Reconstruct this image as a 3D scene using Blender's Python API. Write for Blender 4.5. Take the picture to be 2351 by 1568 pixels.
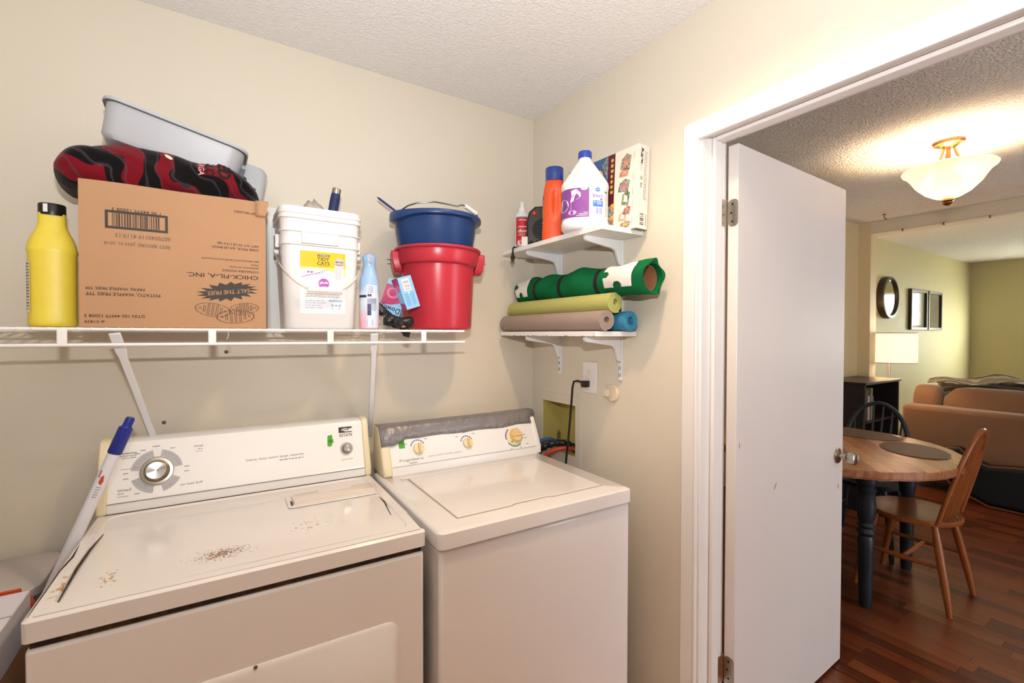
import bpy, math, random
from mathutils import Vector, Matrix
random.seed(7)
sc = bpy.context.scene
for o in list(bpy.data.objects): bpy.data.objects.remove(o)
COL = sc.collection
PI = math.pi
R = math.radians

# ---------------- camera ----------------
cd = bpy.data.cameras.new('camera'); cam = bpy.data.objects.new('camera', cd); COL.objects.link(cam)
cd.sensor_width = 36; cd.lens = 1065.6/2351*36; cd.clip_start = .02; cd.clip_end = 60
_yaw, _pit, _rol = R(32.622), R(-.917), R(.097)
_f = Vector((math.sin(_yaw)*math.cos(_pit), math.cos(_yaw)*math.cos(_pit), math.sin(_pit)))
_r = Vector((math.cos(_yaw), -math.sin(_yaw), 0)); _u = _r.cross(_f)
_r, _u = _r*math.cos(_rol)+_u*math.sin(_rol), _u*math.cos(_rol)-_r*math.sin(_rol)
_m = Matrix((_r, _u, -_f)).transposed().to_4x4(); _m.translation = Vector((-1.2937, -1.8347, 1.4178))
cam.matrix_world = _m
cd.dof.use_dof = True; cd.dof.focus_distance = 1.75; cd.dof.aperture_fstop = 4.5
sc.camera = cam
# ---------------- exposure, world, lights ----------------
sc.view_settings.view_transform = 'Standard'; sc.view_settings.look = 'None'
sc.view_settings.gamma = 1; sc.view_settings.use_curve_mapping = False
sc.view_settings.exposure = 0.15
w = bpy.data.worlds.new('world'); sc.world = w; w.use_nodes = True
w.node_tree.nodes['Background'].inputs[0].default_value = (.75, .85, 1, 1)
w.node_tree.nodes['Background'].inputs[1].default_value = .25
def light(name, typ, loc, energy, color, size=.1, target=None, size_y=None, spread=None):
    l = bpy.data.lights.new(name, typ); l.energy = energy; l.color = color
    if typ == 'AREA':
        l.size = size
        if size_y: l.shape = 'RECTANGLE'; l.size_y = size_y
        if spread: l.spread = spread
    else: l.shadow_soft_size = size
    o = bpy.data.objects.new(name, l); COL.objects.link(o); o.location = loc
    if target: o.rotation_euler = (Vector(target)-Vector(loc)).to_track_quat('-Z', 'Y').to_euler()
    return o
# the photographer's flash on top of the camera, head tilted up
FL = Vector((-1.305, -1.87, 1.66))
light('camera_flash', 'AREA', FL, 26, (1, .99, .985), .07, FL+Vector((.46, .88, 1.5)), .045)

# ---------------- materials ----------------
def lin(c):
    if isinstance(c, str):
        c = c.lstrip('#'); c = [int(c[i:i+2], 16)/255 for i in (0, 2, 4)]
    return tuple((x/12.92 if x <= .04045 else ((x+.055)/1.055)**2.4) for x in c)+(1,)
MATS = {}
def M(name, col, rough=.5, metal=0, bump=None, var=None, spec=.5, trans=0, emis=None, alpha=1, coat=0, ior=1.45, sheen=0):
    """principled material; bump=(scale,strength); var=(scale,amount[,colour2])"""
    if name in MATS: return MATS[name]
    m = bpy.data.materials.new(name); m.use_nodes = True; nt = m.node_tree; b = nt.nodes['Principled BSDF']
    b.inputs['Base Color'].default_value = lin(col); b.inputs['Roughness'].default_value = rough
    b.inputs['Metallic'].default_value = metal; b.inputs['Specular IOR Level'].default_value = spec
    b.inputs['Transmission Weight'].default_value = trans; b.inputs['Alpha'].default_value = alpha
    b.inputs['Coat Weight'].default_value = coat; b.inputs['IOR'].default_value = ior
    b.inputs['Sheen Weight'].default_value = sheen
    if emis: b.inputs['Emission Color'].default_value = lin(emis[0]); b.inputs['Emission Strength'].default_value = emis[1]
    tc = nt.nodes.new('ShaderNodeTexCoord')
    if var is None: var = (9, .04)
    n = nt.nodes.new('ShaderNodeTexNoise'); n.inputs['Scale'].default_value = var[0]; n.inputs['Detail'].default_value = 4
    nt.links.new(tc.outputs['Object'], n.inputs['Vector'])
    mx = nt.nodes.new('ShaderNodeMix'); mx.data_type = 'RGBA'
    mx.inputs[6].default_value = lin(col)
    c2 = lin(var[2]) if len(var) > 2 else tuple(x*.72 for x in lin(col)[:3])+(1,)
    mx.inputs[7].default_value = c2
    mr = nt.nodes.new('ShaderNodeMapRange'); mr.inputs[1].default_value = .35; mr.inputs[2].default_value = .75
    mr.inputs[3].default_value = 0; mr.inputs[4].default_value = min(1, var[1]*(1 if len(var) > 2 else 2))
    nt.links.new(n.outputs[0], mr.inputs[0]); nt.links.new(mr.outputs[0], mx.inputs[0])
    nt.links.new(mx.outputs[2], b.inputs['Base Color'])
    if bump:
        n2 = nt.nodes.new('ShaderNodeTexNoise'); n2.inputs['Scale'].default_value = bump[0]; n2.inputs['Detail'].default_value = 3
        nt.links.new(tc.outputs['Object'], n2.inputs['Vector'])
        bp = nt.nodes.new('ShaderNodeBump'); bp.inputs['Strength'].default_value = bump[1]; bp.inputs['Distance'].default_value = .01 if bump[0] < 100 else .004
        nt.links.new(n2.outputs[0], bp.inputs['Height']); nt.links.new(bp.outputs[0], b.inputs['Normal'])
    MATS[name] = m; return m

WALL = M('wall_paint', '#ded6c6', .33, bump=(160, .10), var=(1.3, .05), spec=.35)
CEIL = M('popcorn_ceiling', '#f4f4f4', .9, bump=(110, .9), var=(70, .10))
TRIM = M('trim_white_gloss', '#efecea', .25, var=(4, .03))
DOORM = M('door_white', '#e6dfdb', .35, var=(3, .05))
WHITE = M('white_plastic', '#eeeeec', .35)
WIREM = M('white_vinyl_wire', '#f0f0f0', .3)
METALW = M('white_painted_steel', '#e9ecf0', .35)
ENAMEL = M('white_enamel', '#e9e5e2', .16, var=(2.5, .03), coat=.3)
BLACK = M('black_plastic', '#141414', .35)
MATTEBLACK = M('matte_black', '#101012', .8)
CHROME = M('brushed_nickel', '#b9b2a6', .28, metal=1)
STEEL = M('steel_wire', '#7d7d7c', .35, metal=1)
CREAM = M('cream_plastic', '#ece0bf', .35)
INK = M('black_ink', '#3a322c', .6)
GREYINK = M('grey_ink', '#9b9b9e', .6)
NAVY = M('navy_blue', '#1d2a5c', .45)

# ---------------- mesh builder ----------------
class MB:
    def __init__(s): s.v = []; s.f = []; s.m = []
    def add(s, vs, fs, mi=0):
        k = len(s.v); s.v += [tuple(x) for x in vs]; s.f += [tuple(i+k for i in f) for f in fs]; s.m += [mi]*len(fs); return s
    def box(s, x0, x1, y0, y1, z0, z1, mi=0):
        x0, x1 = sorted((x0, x1)); y0, y1 = sorted((y0, y1)); z0, z1 = sorted((z0, z1))
        return s.add([(x0,y0,z0),(x1,y0,z0),(x1,y1,z0),(x0,y1,z0),(x0,y0,z1),(x1,y0,z1),(x1,y1,z1),(x0,y1,z1)],
              [(0,3,2,1),(4,5,6,7),(0,1,5,4),(1,2,6,5),(2,3,7,6),(3,0,4,7)], mi)
    def rings(s, rs, mi=0, cap0=True, cap1=True, closed=True):
        n = len(rs[0]); vs = [p for r in rs for p in r]; fs = []
        for i in range(len(rs)-1):
            for j in range(n if closed else n-1):
                a = i*n+j; b = i*n+(j+1) % n; fs.append((a, b, b+n, a+n))
        if cap0: fs.append(tuple(reversed(range(n))))
        if cap1: fs.append(tuple(range((len(rs)-1)*n, len(rs)*n)))
        return s.add(vs, fs, mi)
    def tube(s, pts, r, n=8, mi=0, caps=True):
        pts = [Vector(p) for p in pts]; rr = r if isinstance(r, (list, tuple)) else [r]*len(pts)
        t0 = (pts[1]-pts[0]).normalized(); up = Vector((0,0,1)) if abs(t0.z) < .9 else Vector((1,0,0))
        nx = t0.cross(up).normalized(); rs = []
        for i, p in enumerate(pts):
            if i == 0: t = t0
            elif i == len(pts)-1: t = (pts[i]-pts[i-1]).normalized()
            else: t = ((pts[i+1]-pts[i]).normalized()+(pts[i]-pts[i-1]).normalized()).normalized()
            nx = (nx-t*nx.dot(t)).normalized(); ny = t.cross(nx)
            rs.append([p+(nx*math.cos(2*PI*k/n)+ny*math.sin(2*PI*k/n))*rr[i] for k in range(n)])
        return s.rings(rs, mi, caps, caps)
    def cyl(s, a, b, r, r2=None, n=20, mi=0): return s.tube([a, b], [r, r if r2 is None else r2], n, mi)
    def lathe(s, prof, o=(0,0,0), n=32, mi=0, X=None, cap0=True, cap1=True, sx=1, sy=1, e=2):
        """profile of (radius, height); X optional matrix; e superellipse exponent"""
        rs = []
        for r, z in prof:
            ring = []
            for k in range(n):
                a = 2*PI*k/n; c, d = math.cos(a), math.sin(a)
                q = 1 if e == 2 else (abs(c)**e+abs(d)**e)**(-1/e)
                p = Vector((r*q*c*sx, r*q*d*sy, z))
                if X: p = X @ p
                ring.append(p+Vector(o))
            rs.append(ring)
        return s.rings(rs, mi, cap0, cap1)
    def prism(s, poly, d0, d1, fm, mi=0):
        """2-D polygon extruded: fm(u,v,d) -> point"""
        n = len(poly); a = [fm(u, v, d0) for u, v in poly]; b = [fm(u, v, d1) for u, v in poly]
        return s.rings([a, b], mi)
    def rect(s, fm, u0, v0, u1, v1, d=.0004, mi=0, nu=1, nv=1):
        vs = [fm(u0+(u1-u0)*i/nu, v0+(v1-v0)*j/nv, d) for j in range(nv+1) for i in range(nu+1)]
        fs = [(j*(nu+1)+i, j*(nu+1)+i+1, (j+1)*(nu+1)+i+1, (j+1)*(nu+1)+i) for j in range(nv) for i in range(nu)]
        return s.add(vs, fs, mi)
    def poly(s, fm, pts, d=.0004, mi=0): return s.add([fm(u, v, d) for u, v in pts], [tuple(range(len(pts)))], mi)
    def disc(s, fm, u, v, ru, rv=None, d=.0004, mi=0, n=20, a0=0, a1=2*PI, rin=0):
        rv = rv or ru
        if rin == 0: return s.poly(fm, [(u+ru*math.cos(2*PI*k/n), v+rv*math.sin(2*PI*k/n)) for k in range(n)], d, mi)
        pts = []
        for k in range(n+1):
            a = a0+(a1-a0)*k/n
            for q in (rin, 1): pts.append(fm(u+ru*q*math.cos(a), v+rv*q*math.sin(a), d))
        return s.add(pts, [(2*k, 2*k+1, 2*k+3, 2*k+2) for k in range(n)], mi)
    def text(s, fm, body, u0, u1, vc, h, d=.0006, mi=0, flip=False, rot=0):
        """lettering fitted to u0..u1, centred on vc with letter height h; rot quarter turns"""
        vs, fs = glyphs(body)
        xs = [p[0] for p in vs]; ys = [p[1] for p in vs]; x0, x1, y0, y1 = min(xs), max(xs), min(ys), max(ys)
        out = []
        for x, y in vs:
            a = (x-x0)/(x1-x0)-.5; b = ((y-y0)/(y1-y0)-.5)
            if flip: a, b = -a, -b
            if rot: a, b = (-b, a) if rot == 1 else (b, -a)
            out.append(fm((u0+u1)/2+a*(u1-u0), vc+b*h, d))
        return s.add(out, fs, mi)
    def lines(s, fm, u0, u1, v0, v1, rows, d=.0005, mi=0, fill=.5, seed=1, gap=.3):
        """rows of print too small to read: broken dashes"""
        rg = random.Random(seed); hh = (v1-v0)/rows
        for k in range(rows):
            v = v1-(k+.5)*hh; u = u0; end = u1-(u1-u0)*rg.uniform(0, gap)
            while u < end:
                l = rg.uniform(.5, 2.2)*hh; e2 = min(u+l, end); s.rect(fm, u, v-hh*fill/2, e2, v+hh*fill/2, d, mi); u = e2+hh*.4
        return s
    def barcode(s, fm, u0, u1, v0, v1, n=24, d=.0006, mi=0, seed=2, vertical=True):
        rg = random.Random(seed); wv = [rg.choice((1, 1, 2, 3)) for _ in range(2*n)]; t = sum(wv); a = 0
        for i, x in enumerate(wv):
            if i % 2 == 0:
                if vertical: s.rect(fm, u0+(u1-u0)*a/t, v0, u0+(u1-u0)*(a+x)/t, v1, d, mi)
                else: s.rect(fm, u0, v0+(v1-v0)*a/t, u1, v0+(v1-v0)*(a+x)/t, d, mi)
            a += x
        return s
    def build(s, name, mats, parent=None, world=False, smooth=35, bevel=0, seg=2, label=None):
        if not isinstance(mats, (list, tuple)): mats = [mats]
        vs = s.v
        if world and parent is not None:
            l = parent.location; vs = [(x-l[0], y-l[1], z-l[2]) for x, y, z in vs]
        me = bpy.data.meshes.new(name); me.from_pydata(vs, [], s.f); me.update()
        for m in mats: me.materials.append(m)
        if len(mats) > 1: me.polygons.foreach_set('material_index', s.m)
        if smooth:
            me.shade_smooth(); me.set_sharp_from_angle(angle=R(smooth))
        o = bpy.data.objects.new(name, me); COL.objects.link(o)
        if parent is not None: o.parent = parent
        if bevel:
            b = o.modifiers.new('bevel', 'BEVEL'); b.width = bevel; b.segments = seg; b.limit_method = 'ANGLE'; b.angle_limit = R(40)
            b.harden_normals = False
        if label: o['label'] = label
        return o
_G = {}
def glyphs(body):
    if body in _G: return _G[body]
    c = bpy.data.curves.new('t', 'FONT'); c.body = body; c.resolution_u = 2; c.offset = .012
    o = bpy.data.objects.new('t', c); COL.objects.link(o)
    me = bpy.data.meshes.new_from_object(o.evaluated_get(bpy.context.evaluated_depsgraph_get()))
    vs = [(v.co.x, v.co.y) for v in me.vertices]; fs = [tuple(p.vertices) for p in me.polygons]
    bpy.data.objects.remove(o); bpy.data.curves.remove(c); bpy.data.meshes.remove(me)
    _G[body] = (vs, fs); return _G[body]
# all lettering is turned into outlines first, while the scene is still small
for _t in ["1 00 44979 12008 3","6070040119 4119:13","BEST BEFORE  JAN 01 2018","KEEP FROZEN","NET WT 30 LB (13.6 kg)","CASE PACK: 6/5 LB BAGS.",
  "BEST BEFORE DATE OR PRODUCTION DATE","L9005","KENNEWICK, WA 99336","CONAGRA FOODS","CHICK-FIL-A, INC.","SALT THE FRIES","PAPAS, WAFFLE FRIES TFF",
  "POTATO, WAFFLE FRIES TFF","GTIN 100 44979 12008 3","# 51835","PURINA","TIDY","CATS","LightWeight","glade","ESTATE","Frigidaire","heavy duty extra large capacity",
  "HEAVY DUTY EXTRA LARGE","timed","dry","air","no heat fluff","push to start","cleaning","dust","OfficeMax","Bleach","Low Splash","Great","ch","Downy","AMMO BLOCKER","CE","178",
  "TARGA","BLO","ED","easy","more dry","less dry","automatic","12","11"]: glyphs(_t)

def words(fm, body, u0, u1, vc, h, m, parent, world=False, flip=False):
    return MB().text(fm, body, u0, u1, vc, h, .0006, 0, flip).build('lettering', m, parent, world, smooth=0)
def thing(name, label, cat, loc=(0,0,0), rz=0, group=None, rot=None):
    o = bpy.data.objects.new(name, None); COL.objects.link(o); o.empty_display_size = .05
    o.location = loc; o.rotation_euler = rot if rot else (0, 0, rz)
    o['label'] = label; o['category'] = cat
    if group: o['group'] = group
    return o
def tag(o, label, cat, group=None):
    o['label'] = label; o['category'] = cat
    if group: o['group'] = group
    return o
def struct(o, label=None):
    o['kind'] = 'structure'
    if label: o['label'] = label
    return o
def rrect(w, h, r, n=6, cx=0, cy=0):
    """rounded rectangle outline centred on cx,cy"""
    out = []
    for qx, qy, a0 in ((1,1,0),(-1,1,90),(-1,-1,180),(1,-1,270)):
        for k in range(n+1):
            a = R(a0+90*k/n); out.append((cx+qx*(w/2-r)+r*math.cos(a), cy+qy*(h/2-r)+r*math.sin(a)))
    return out
def fY(y0, sgn=-1):   # face looking towards -y (u = x, v = z)
    return lambda u, v, d=0: (u, y0-d, v)
def fXm(x0):          # face looking towards -x (u = -y so that it reads left to right, v = z)
    return lambda u, v, d=0: (x0-d, -u, v)
def fZ(z0): return lambda u, v, d=0: (u, v, z0+d)
def loft(mb, secs, n=6, mi=0, cap0=True, cap1=True):
    """sections (w,h,r,z[,cx,cy]) of rounded rectangles stacked in z"""
    return mb.rings([[(x, y, q[3]) for x, y in rrect(q[0], q[1], q[2], n, *(q[4:6] if len(q) > 4 else (0, 0)))] for q in secs], mi, cap0, cap1)
def copy_tree(o, parent=None):
    c = o.copy(); COL.objects.link(c)
    if parent: c.parent = parent
    for ch in o.children: copy_tree(ch, c)
    return c
# =====================================================  LAUNDRY ROOM SHELL
XL, YF, ZC = -2.35, -3.0, 2.44
struct(MB().box(XL-.1, 0.0, 0, .12, 0, ZC).build('wall_back', WALL, smooth=0), 'beige painted wall behind the washer and dryer')
struct(MB().box(XL-.1, XL, YF, 0, 0, ZC).build('wall_left', WALL, smooth=0), 'beige painted side wall beyond the dryer')
struct(MB().box(XL-.1, .12, YF-.1, YF, 0, ZC).build('wall_front', WALL, smooth=0), 'beige painted wall behind the camera')
DY0, DY1, DZ = -.902, -1.812, 2.06       # rough door opening
HY0, HY1, HZ0, HZ1 = -.319, -.083, .892, 1.112   # washer outlet box
mb = MB()
mb.box(0, .12, HY1, .12, 0, ZC); mb.box(0, .12, HY0, HY1, 0, HZ0); mb.box(0, .12, HY0, HY1, HZ1, ZC)
mb.box(0, .12, DY0, HY0, 0, ZC); mb.box(0, .12, DY1, DY0, DZ, ZC); mb.box(0, .12, YF, DY1, 0, ZC)
struct(mb.build('wall_right', WALL, smooth=0), 'beige painted wall with the door opening and corner shelves')
struct(MB().box(XL-.1, .12, YF-.1, .12, ZC, ZC+.08).build('ceiling', CEIL, smooth=0), 'white popcorn textured ceiling of the laundry room')
# patches left by old shelf anchors on the back wall
PATCH = M('wall_filler', '#d9cfbd', .6)
# =====================================================  DOOR FRAME
def trim_piece(name, mb, lab): return struct(mb.build(name, TRIM, bevel=.003), lab)
cw = .062
# casing profile with a thin bead along the inner edge
mb = MB(); mb.box(-.014, 0, -.860, -.915, 0, 2.090); mb.box(-.018, -.001, -.908, -.9162, 0, 2.0348); trim_piece('trim_1', mb, 'white door casing upright on the hinge side')
mb = MB(); mb.box(-.0141, 0, -.915, -1.90, 2.030, 2.0901); mb.box(-.0181, -.001, -.9075, -1.85, 2.0288, 2.037); trim_piece('trim_2', mb, 'white door casing across the head of the doorway')
mb = MB(); mb.box(-.014, 0, -1.838, -1.90, 0, 2.030); trim_piece('trim_3', mb, 'white door casing upright on the latch side')
mb = MB(); mb.box(-.002, .122, -.922, -.902, 0, 2.06); mb.box(.048, .087, -.922, -.934, 0, 2.045); trim_piece('trim_4', mb, 'white door jamb with stop on the hinge side')
mb = MB(); mb.box(-.0021, .1221, -.9025, -1.812, 2.045, 2.06); mb.box(.048, .087, -.934, -1.80, 2.033, 2.045); trim_piece('trim_5', mb, 'white door head jamb with stop')
mb = MB(); mb.box(-.002, .122, -1.812, -1.792, 0, 2.045); mb.box(.048, .087, -1.80, -1.792, 0, 2.045); trim_piece('trim_6', mb, 'white door jamb on the latch side')
mb = MB(); mb.box(.12, .134, -.862, -.918, 0, 2.09); mb.box(.12, .134, -.918, -1.90, 2.05, 2.09); trim_piece('trim_7', mb, 'white door casing on the dining room side')
# door leaf, swung wide open into the dining room
door = thing('door_1', 'white flush interior door standing wide open into the dining room', 'door', (.134, -.959, 0), R(2.3))
struct(door)
DW = .850
MB().box(0, DW, 0, .035, .012, 2.036).build('leaf', DOORM, door, bevel=.002)
SCUFF = M('scuff_brown', '#a48a78', .7)
mb = MB(); fm = lambda u, v, d=0: (u, -d, v)
mb.poly(fm, [(.25, .86), (.262, .866), (.275, .888), (.262, .88)], .0004); mb.poly(fm, [(.02, 1.04), (.024, 1.05), (.02, 1.066), (.017, 1.05)], .0004)
mb.poly(fm, [(.80, .76), (.808, .764), (.81, .78), (.803, .782)], .0004); mb.build('scuff_mark', SCUFF, door, smooth=0)
for zc in (1.815, .305):
    h = MB().box(-.0015, 0, .001, .031, zc-.044, zc+.044); h = MB()
    pl2 = [(y+.016, z+zc) for y, z in rrect(.032, .088, .012)]
    h.prism([(u, v) for u, v in pl2], 0, .002, lambda u, v, d: (-d, u, v))
    hp = h.build('hinge_leaf', CHROME, door, label='brushed nickel hinge leaf')
    s = MB()
    for dz, dy in ((.028, .022), (0, .026), (-.028, .022)): s.cyl((-.003, dy-.004, zc+dz), (-.0018, dy-.004, zc+dz), .0035, n=10)
    s.build('screw', BLACK, hp)
    k = MB()
    for i in range(5): k.cyl((-.006, .040, zc-.044+i*.0176), (-.006, .040, zc-.044+i*.0176+.0168), .0055, n=12)
    k.cyl((-.006, .040, zc-.047), (-.006, .040, zc+.048), .0035, n=12)
    k.build('hinge_knuckle', CHROME, hp)
# knob (only the rose and ball facing the laundry room and the far one)
kz, kx = .905, .795
mb = MB(); X = Matrix.Rotation(R(90), 4, 'X')
mb.lathe([(.031, 0), (.033, .002), (.031, .006), (.022, .009), (.011, .012), (.011, .03), (.013, .034), (.022, .04), (.0262, .05), (.0265, .066), (.022, .0685), (.008, .07)], (kx, 0, kz), 28, X=X)
mb.build('door_knob', CHROME, door, label='brushed nickel door knob')
mb = MB(); mb.lathe([(.031, 0), (.031, .006), (.011, .012), (.011, .03), (.026, .05), (.026, .066), (.008, .07)], (kx, .035, kz), 24, X=Matrix.Rotation(R(-90), 4, 'X')); mb.build('door_knob', CHROME, door)
MB().box(DW-.0005, DW+.0012, .005, .030, kz-.028, kz+.028).build('latch_plate', CHROME, door)
# jamb-side hinge leaves belong to the jamb
for zc in (1.815, .305):
    MB().box(.089, .1225, -.9222, -.924, zc-.044, zc+.044).build('hinge_leaf', CHROME, bpy.data.objects['trim_4'], label='brushed nickel hinge leaf on the jamb', bevel=.0005)
# =====================================================  FLOOR
def wood_mat(name, c1, c2, rough=.32):
    m = bpy.data.materials.new(name); m.use_nodes = True; nt = m.node_tree; b = nt.nodes['Principled BSDF']
    tc = nt.nodes.new('ShaderNodeTexCoord'); mp = nt.nodes.new('ShaderNodeMapping'); mp.inputs['Scale'].default_value = (38, 2.2, 8)
    n = nt.nodes.new('ShaderNodeTexNoise'); n.inputs['Scale'].default_value = 1.6; n.inputs['Detail'].default_value = 6; n.inputs['Distortion'].default_value = .4
    rp = nt.nodes.new('ShaderNodeValToRGB'); rp.color_ramp.elements[0].position = .3; rp.color_ramp.elements[1].position = .72
    rp.color_ramp.elements[0].color = lin(c1); rp.color_ramp.elements[1].color = lin(c2)
    nt.links.new(tc.outputs['Object'], mp.inputs[0]); nt.links.new(mp.outputs[0], n.inputs['Vector']); nt.links.new(n.outputs[0], rp.inputs[0])
    nt.links.new(rp.outputs[0], b.inputs['Base Color']); b.inputs['Roughness'].default_value = rough
    return m
WOODS = [wood_mat('floor_oak_a', '#5a2a16', '#7c4023'), wood_mat('floor_oak_b', '#4a2214', '#6b351f'), wood_mat('floor_oak_c', '#6a3a22', '#8a4b2c'), wood_mat('floor_oak_d', '#41200f', '#5f311c'), wood_mat('floor_oak_e', '#653019', '#80462a')]
floor = struct(MB().box(XL-.1, 9, -4.6, 1.0, -.06, -.0045).build('floor', WOODS[0], smooth=0), 'reddish brown wood strip floor')
struct(MB().box(XL, .06, YF, 0, -.0045, 0).build('floor_bounce', M('warm_bounce_tan', '#c47f46', .35, var=(6, .2)), smooth=0), 'unseen tan laundry floor layer added for warm bounce light')  # unseen layer added over the wood, bounces warm light onto low parts
rg = random.Random(3); SW = .066; nst = 0
meshes = {}
for i in range(46):
    x0 = .95+i*SW; y = -2.05-rg.uniform(0, .4)
    ymax = min(.05, -.95+ (x0-.9)*.42)
    ymin = -1.15 - max(0, .30-.02*i) if x0 < 2.4 else -1.2
    while y < ymax and nst < 300:
        L = rg.choice((.36, .45, .54))
        if y+L > ymin-.15:
            key = (L, rg.randrange(5))
            if key not in meshes:
                me = MB().box(-SW/2+.0006, SW/2-.0006, 0, L-.0012, -.004, 0).build('plank', WOODS[key[1]], smooth=0); meshes[key] = me.data; o = me
            else: o = bpy.data.objects.new('plank', meshes[key]); COL.objects.link(o)
            o.parent = floor; o.location = (x0, y, 0); nst += 1
        y += L
# =====================================================  DINING / LIVING ROOM SHELL
DWALL = M('dining_wall_paint', '#d8c69c', .5, bump=(150, .08), var=(1.3, .04))
LWALL = M('living_wall_paint', '#cdc394', .6, bump=(150, .08), var=(1.3, .04))
CEIL2 = M('popcorn_ceiling_dining', '#efebe5', .9, bump=(95, 1.0), var=(60, .25, '#a39c95'))
XB, XE, YA = 3.75, 7.86, .235
struct(MB().box(.12, 9, -4.6, 1.0, ZC, ZC+.08).build('ceiling_dining', CEIL2, smooth=0), 'popcorn textured ceiling over the dining and living room')
mb = MB(); mb.box(.12, 2.7, .75, .87, 0, ZC); mb.box(2.7, 2.82, .075, .87, 0, ZC); mb.box(2.82, XB, .075, .195, 0, ZC)
struct(mb.build('wall_dining', DWALL, smooth=0), 'tan dining room wall with a stub beside the bookcase')
struct(MB().box(XB, XB+.13, -.022, .36, 0, ZC).build('wall_pilaster', DWALL, smooth=0), 'tan wall end framing the wide opening to the living room')
struct(MB().box(XB, XB+.13, -4.5, -.022, 2.325, ZC).build('trim_8', M('beam_paint', '#dcd0b8', .6), smooth=0), 'painted header beam between dining and living room')
struct(MB().box(XB+.13, XE, YA, YA+.12, 0, ZC).build('wall_living', LWALL, smooth=0), 'yellow green living room wall with mirror and pictures')
WY0, WY1, WZ0, WZ1 = -.36, -1.75, 1.0, 2.10
mb = MB(); mb.box(XE, XE+.12, WY0, YA+.12, 0, ZC); mb.box(XE, XE+.12, WY1, WY0, 0, WZ0); mb.box(XE, XE+.12, WY1, WY0, WZ1, ZC); mb.box(XE, XE+.12, -4.5, WY1, 0, ZC)
struct(mb.build('wall_far', LWALL, smooth=0), 'far living room wall pierced by a bright window')
mb = MB(); mb.box(.12, .7, -4.62, -4.5, 0, ZC); mb.box(.7, 2.9, -4.62, -4.5, 2.1, ZC); mb.box(2.9, XE+.12, -4.62, -4.5, 0, ZC); mb.box(.7, 2.9, -4.62, -4.5, 0, .08)
struct(mb.build('wall_side', DWALL, smooth=0), 'side wall of the dining room with an opening for the added patio door')
mb = MB()
for a, b2 in ((.7, .76), (1.77, 1.83), (2.84, 2.9)): mb.box(a, b2, -4.57, -4.51, .08, 2.1)
for a, b2 in ((.08, .15), (2.03, 2.1)): mb.box(.7, 2.9, -4.571, -4.511, a, b2)
pd = struct(mb.build('added_patio_door', TRIM, smooth=0), 'unseen white framed glass patio door added to brighten the dining room')
MB().box(.7, 2.9, -4.60, -4.595, .08, 2.1).build('pane', M('added_daylight_pane', '#ffffff', .3, emis=('#f2f6ff', 4.6)), pd, smooth=0)  # unseen glowing pane, added for more daylight on the dining room ceiling
# window in the far wall (seen only as a reflection in mirror and picture glass)
win = MB(); 
for a, b2 in ((WY0, WY0-.04), (WY1+.04, WY1), (-1.035, -1.075)): win.box(XE+.02, XE+.08, a, b2, WZ0, WZ1)
for a, b2 in ((WZ0, WZ0+.04), (WZ1-.04, WZ1), (1.53, 1.57)): win.box(XE+.021, XE+.079, WY0, WY1, a, b2)
wo = struct(win.build('window_1', TRIM, smooth=0), 'white framed living room window letting in daylight')
MB().box(XE+.095, XE+.10, WY1, WY0, WZ0, WZ1).build('pane', M('daylight_pane', '#ffffff', .3, emis=('#fbffee', 16)), wo, smooth=0)
sl = None
for k in range(26):
    if sl is None: sl = MB().add([(-.010, WY1, -.006), (-.010, WY0, -.006), (.010, WY0, .006), (.010, WY1, .006), (-.010, WY1, -.008), (-.010, WY0, -.008), (.010, WY0, .004), (.010, WY1, .004)], [(0,1,2,3),(7,6,5,4),(0,4,5,1),(2,6,7,3)]).build('blind_slat', M('blind_white', '#f4f2ea', .5), wo, smooth=0); s2 = sl
    else: s2 = bpy.data.objects.new('blind_slat', sl.data); COL.objects.link(s2); s2.parent = wo
    s2.location = (XE+.005, 0, 1.57+k*.0204)
# curtain track with little hooks under the beam
tr = thing('curtain_track', 'thin white curtain track with small hooks along the header beam', 'track', (XB-.01, -.03, 2.33))
MB().tube([(0, 0, 0), (0, -2.6, 0)], .004, 6).build('rail', TRIM, tr)
for k in range(6): MB().box(-.004, .012, -.22-k*.27, -.23-k*.27, -.012, .010).build('hook', STEEL, tr, smooth=0)
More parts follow.
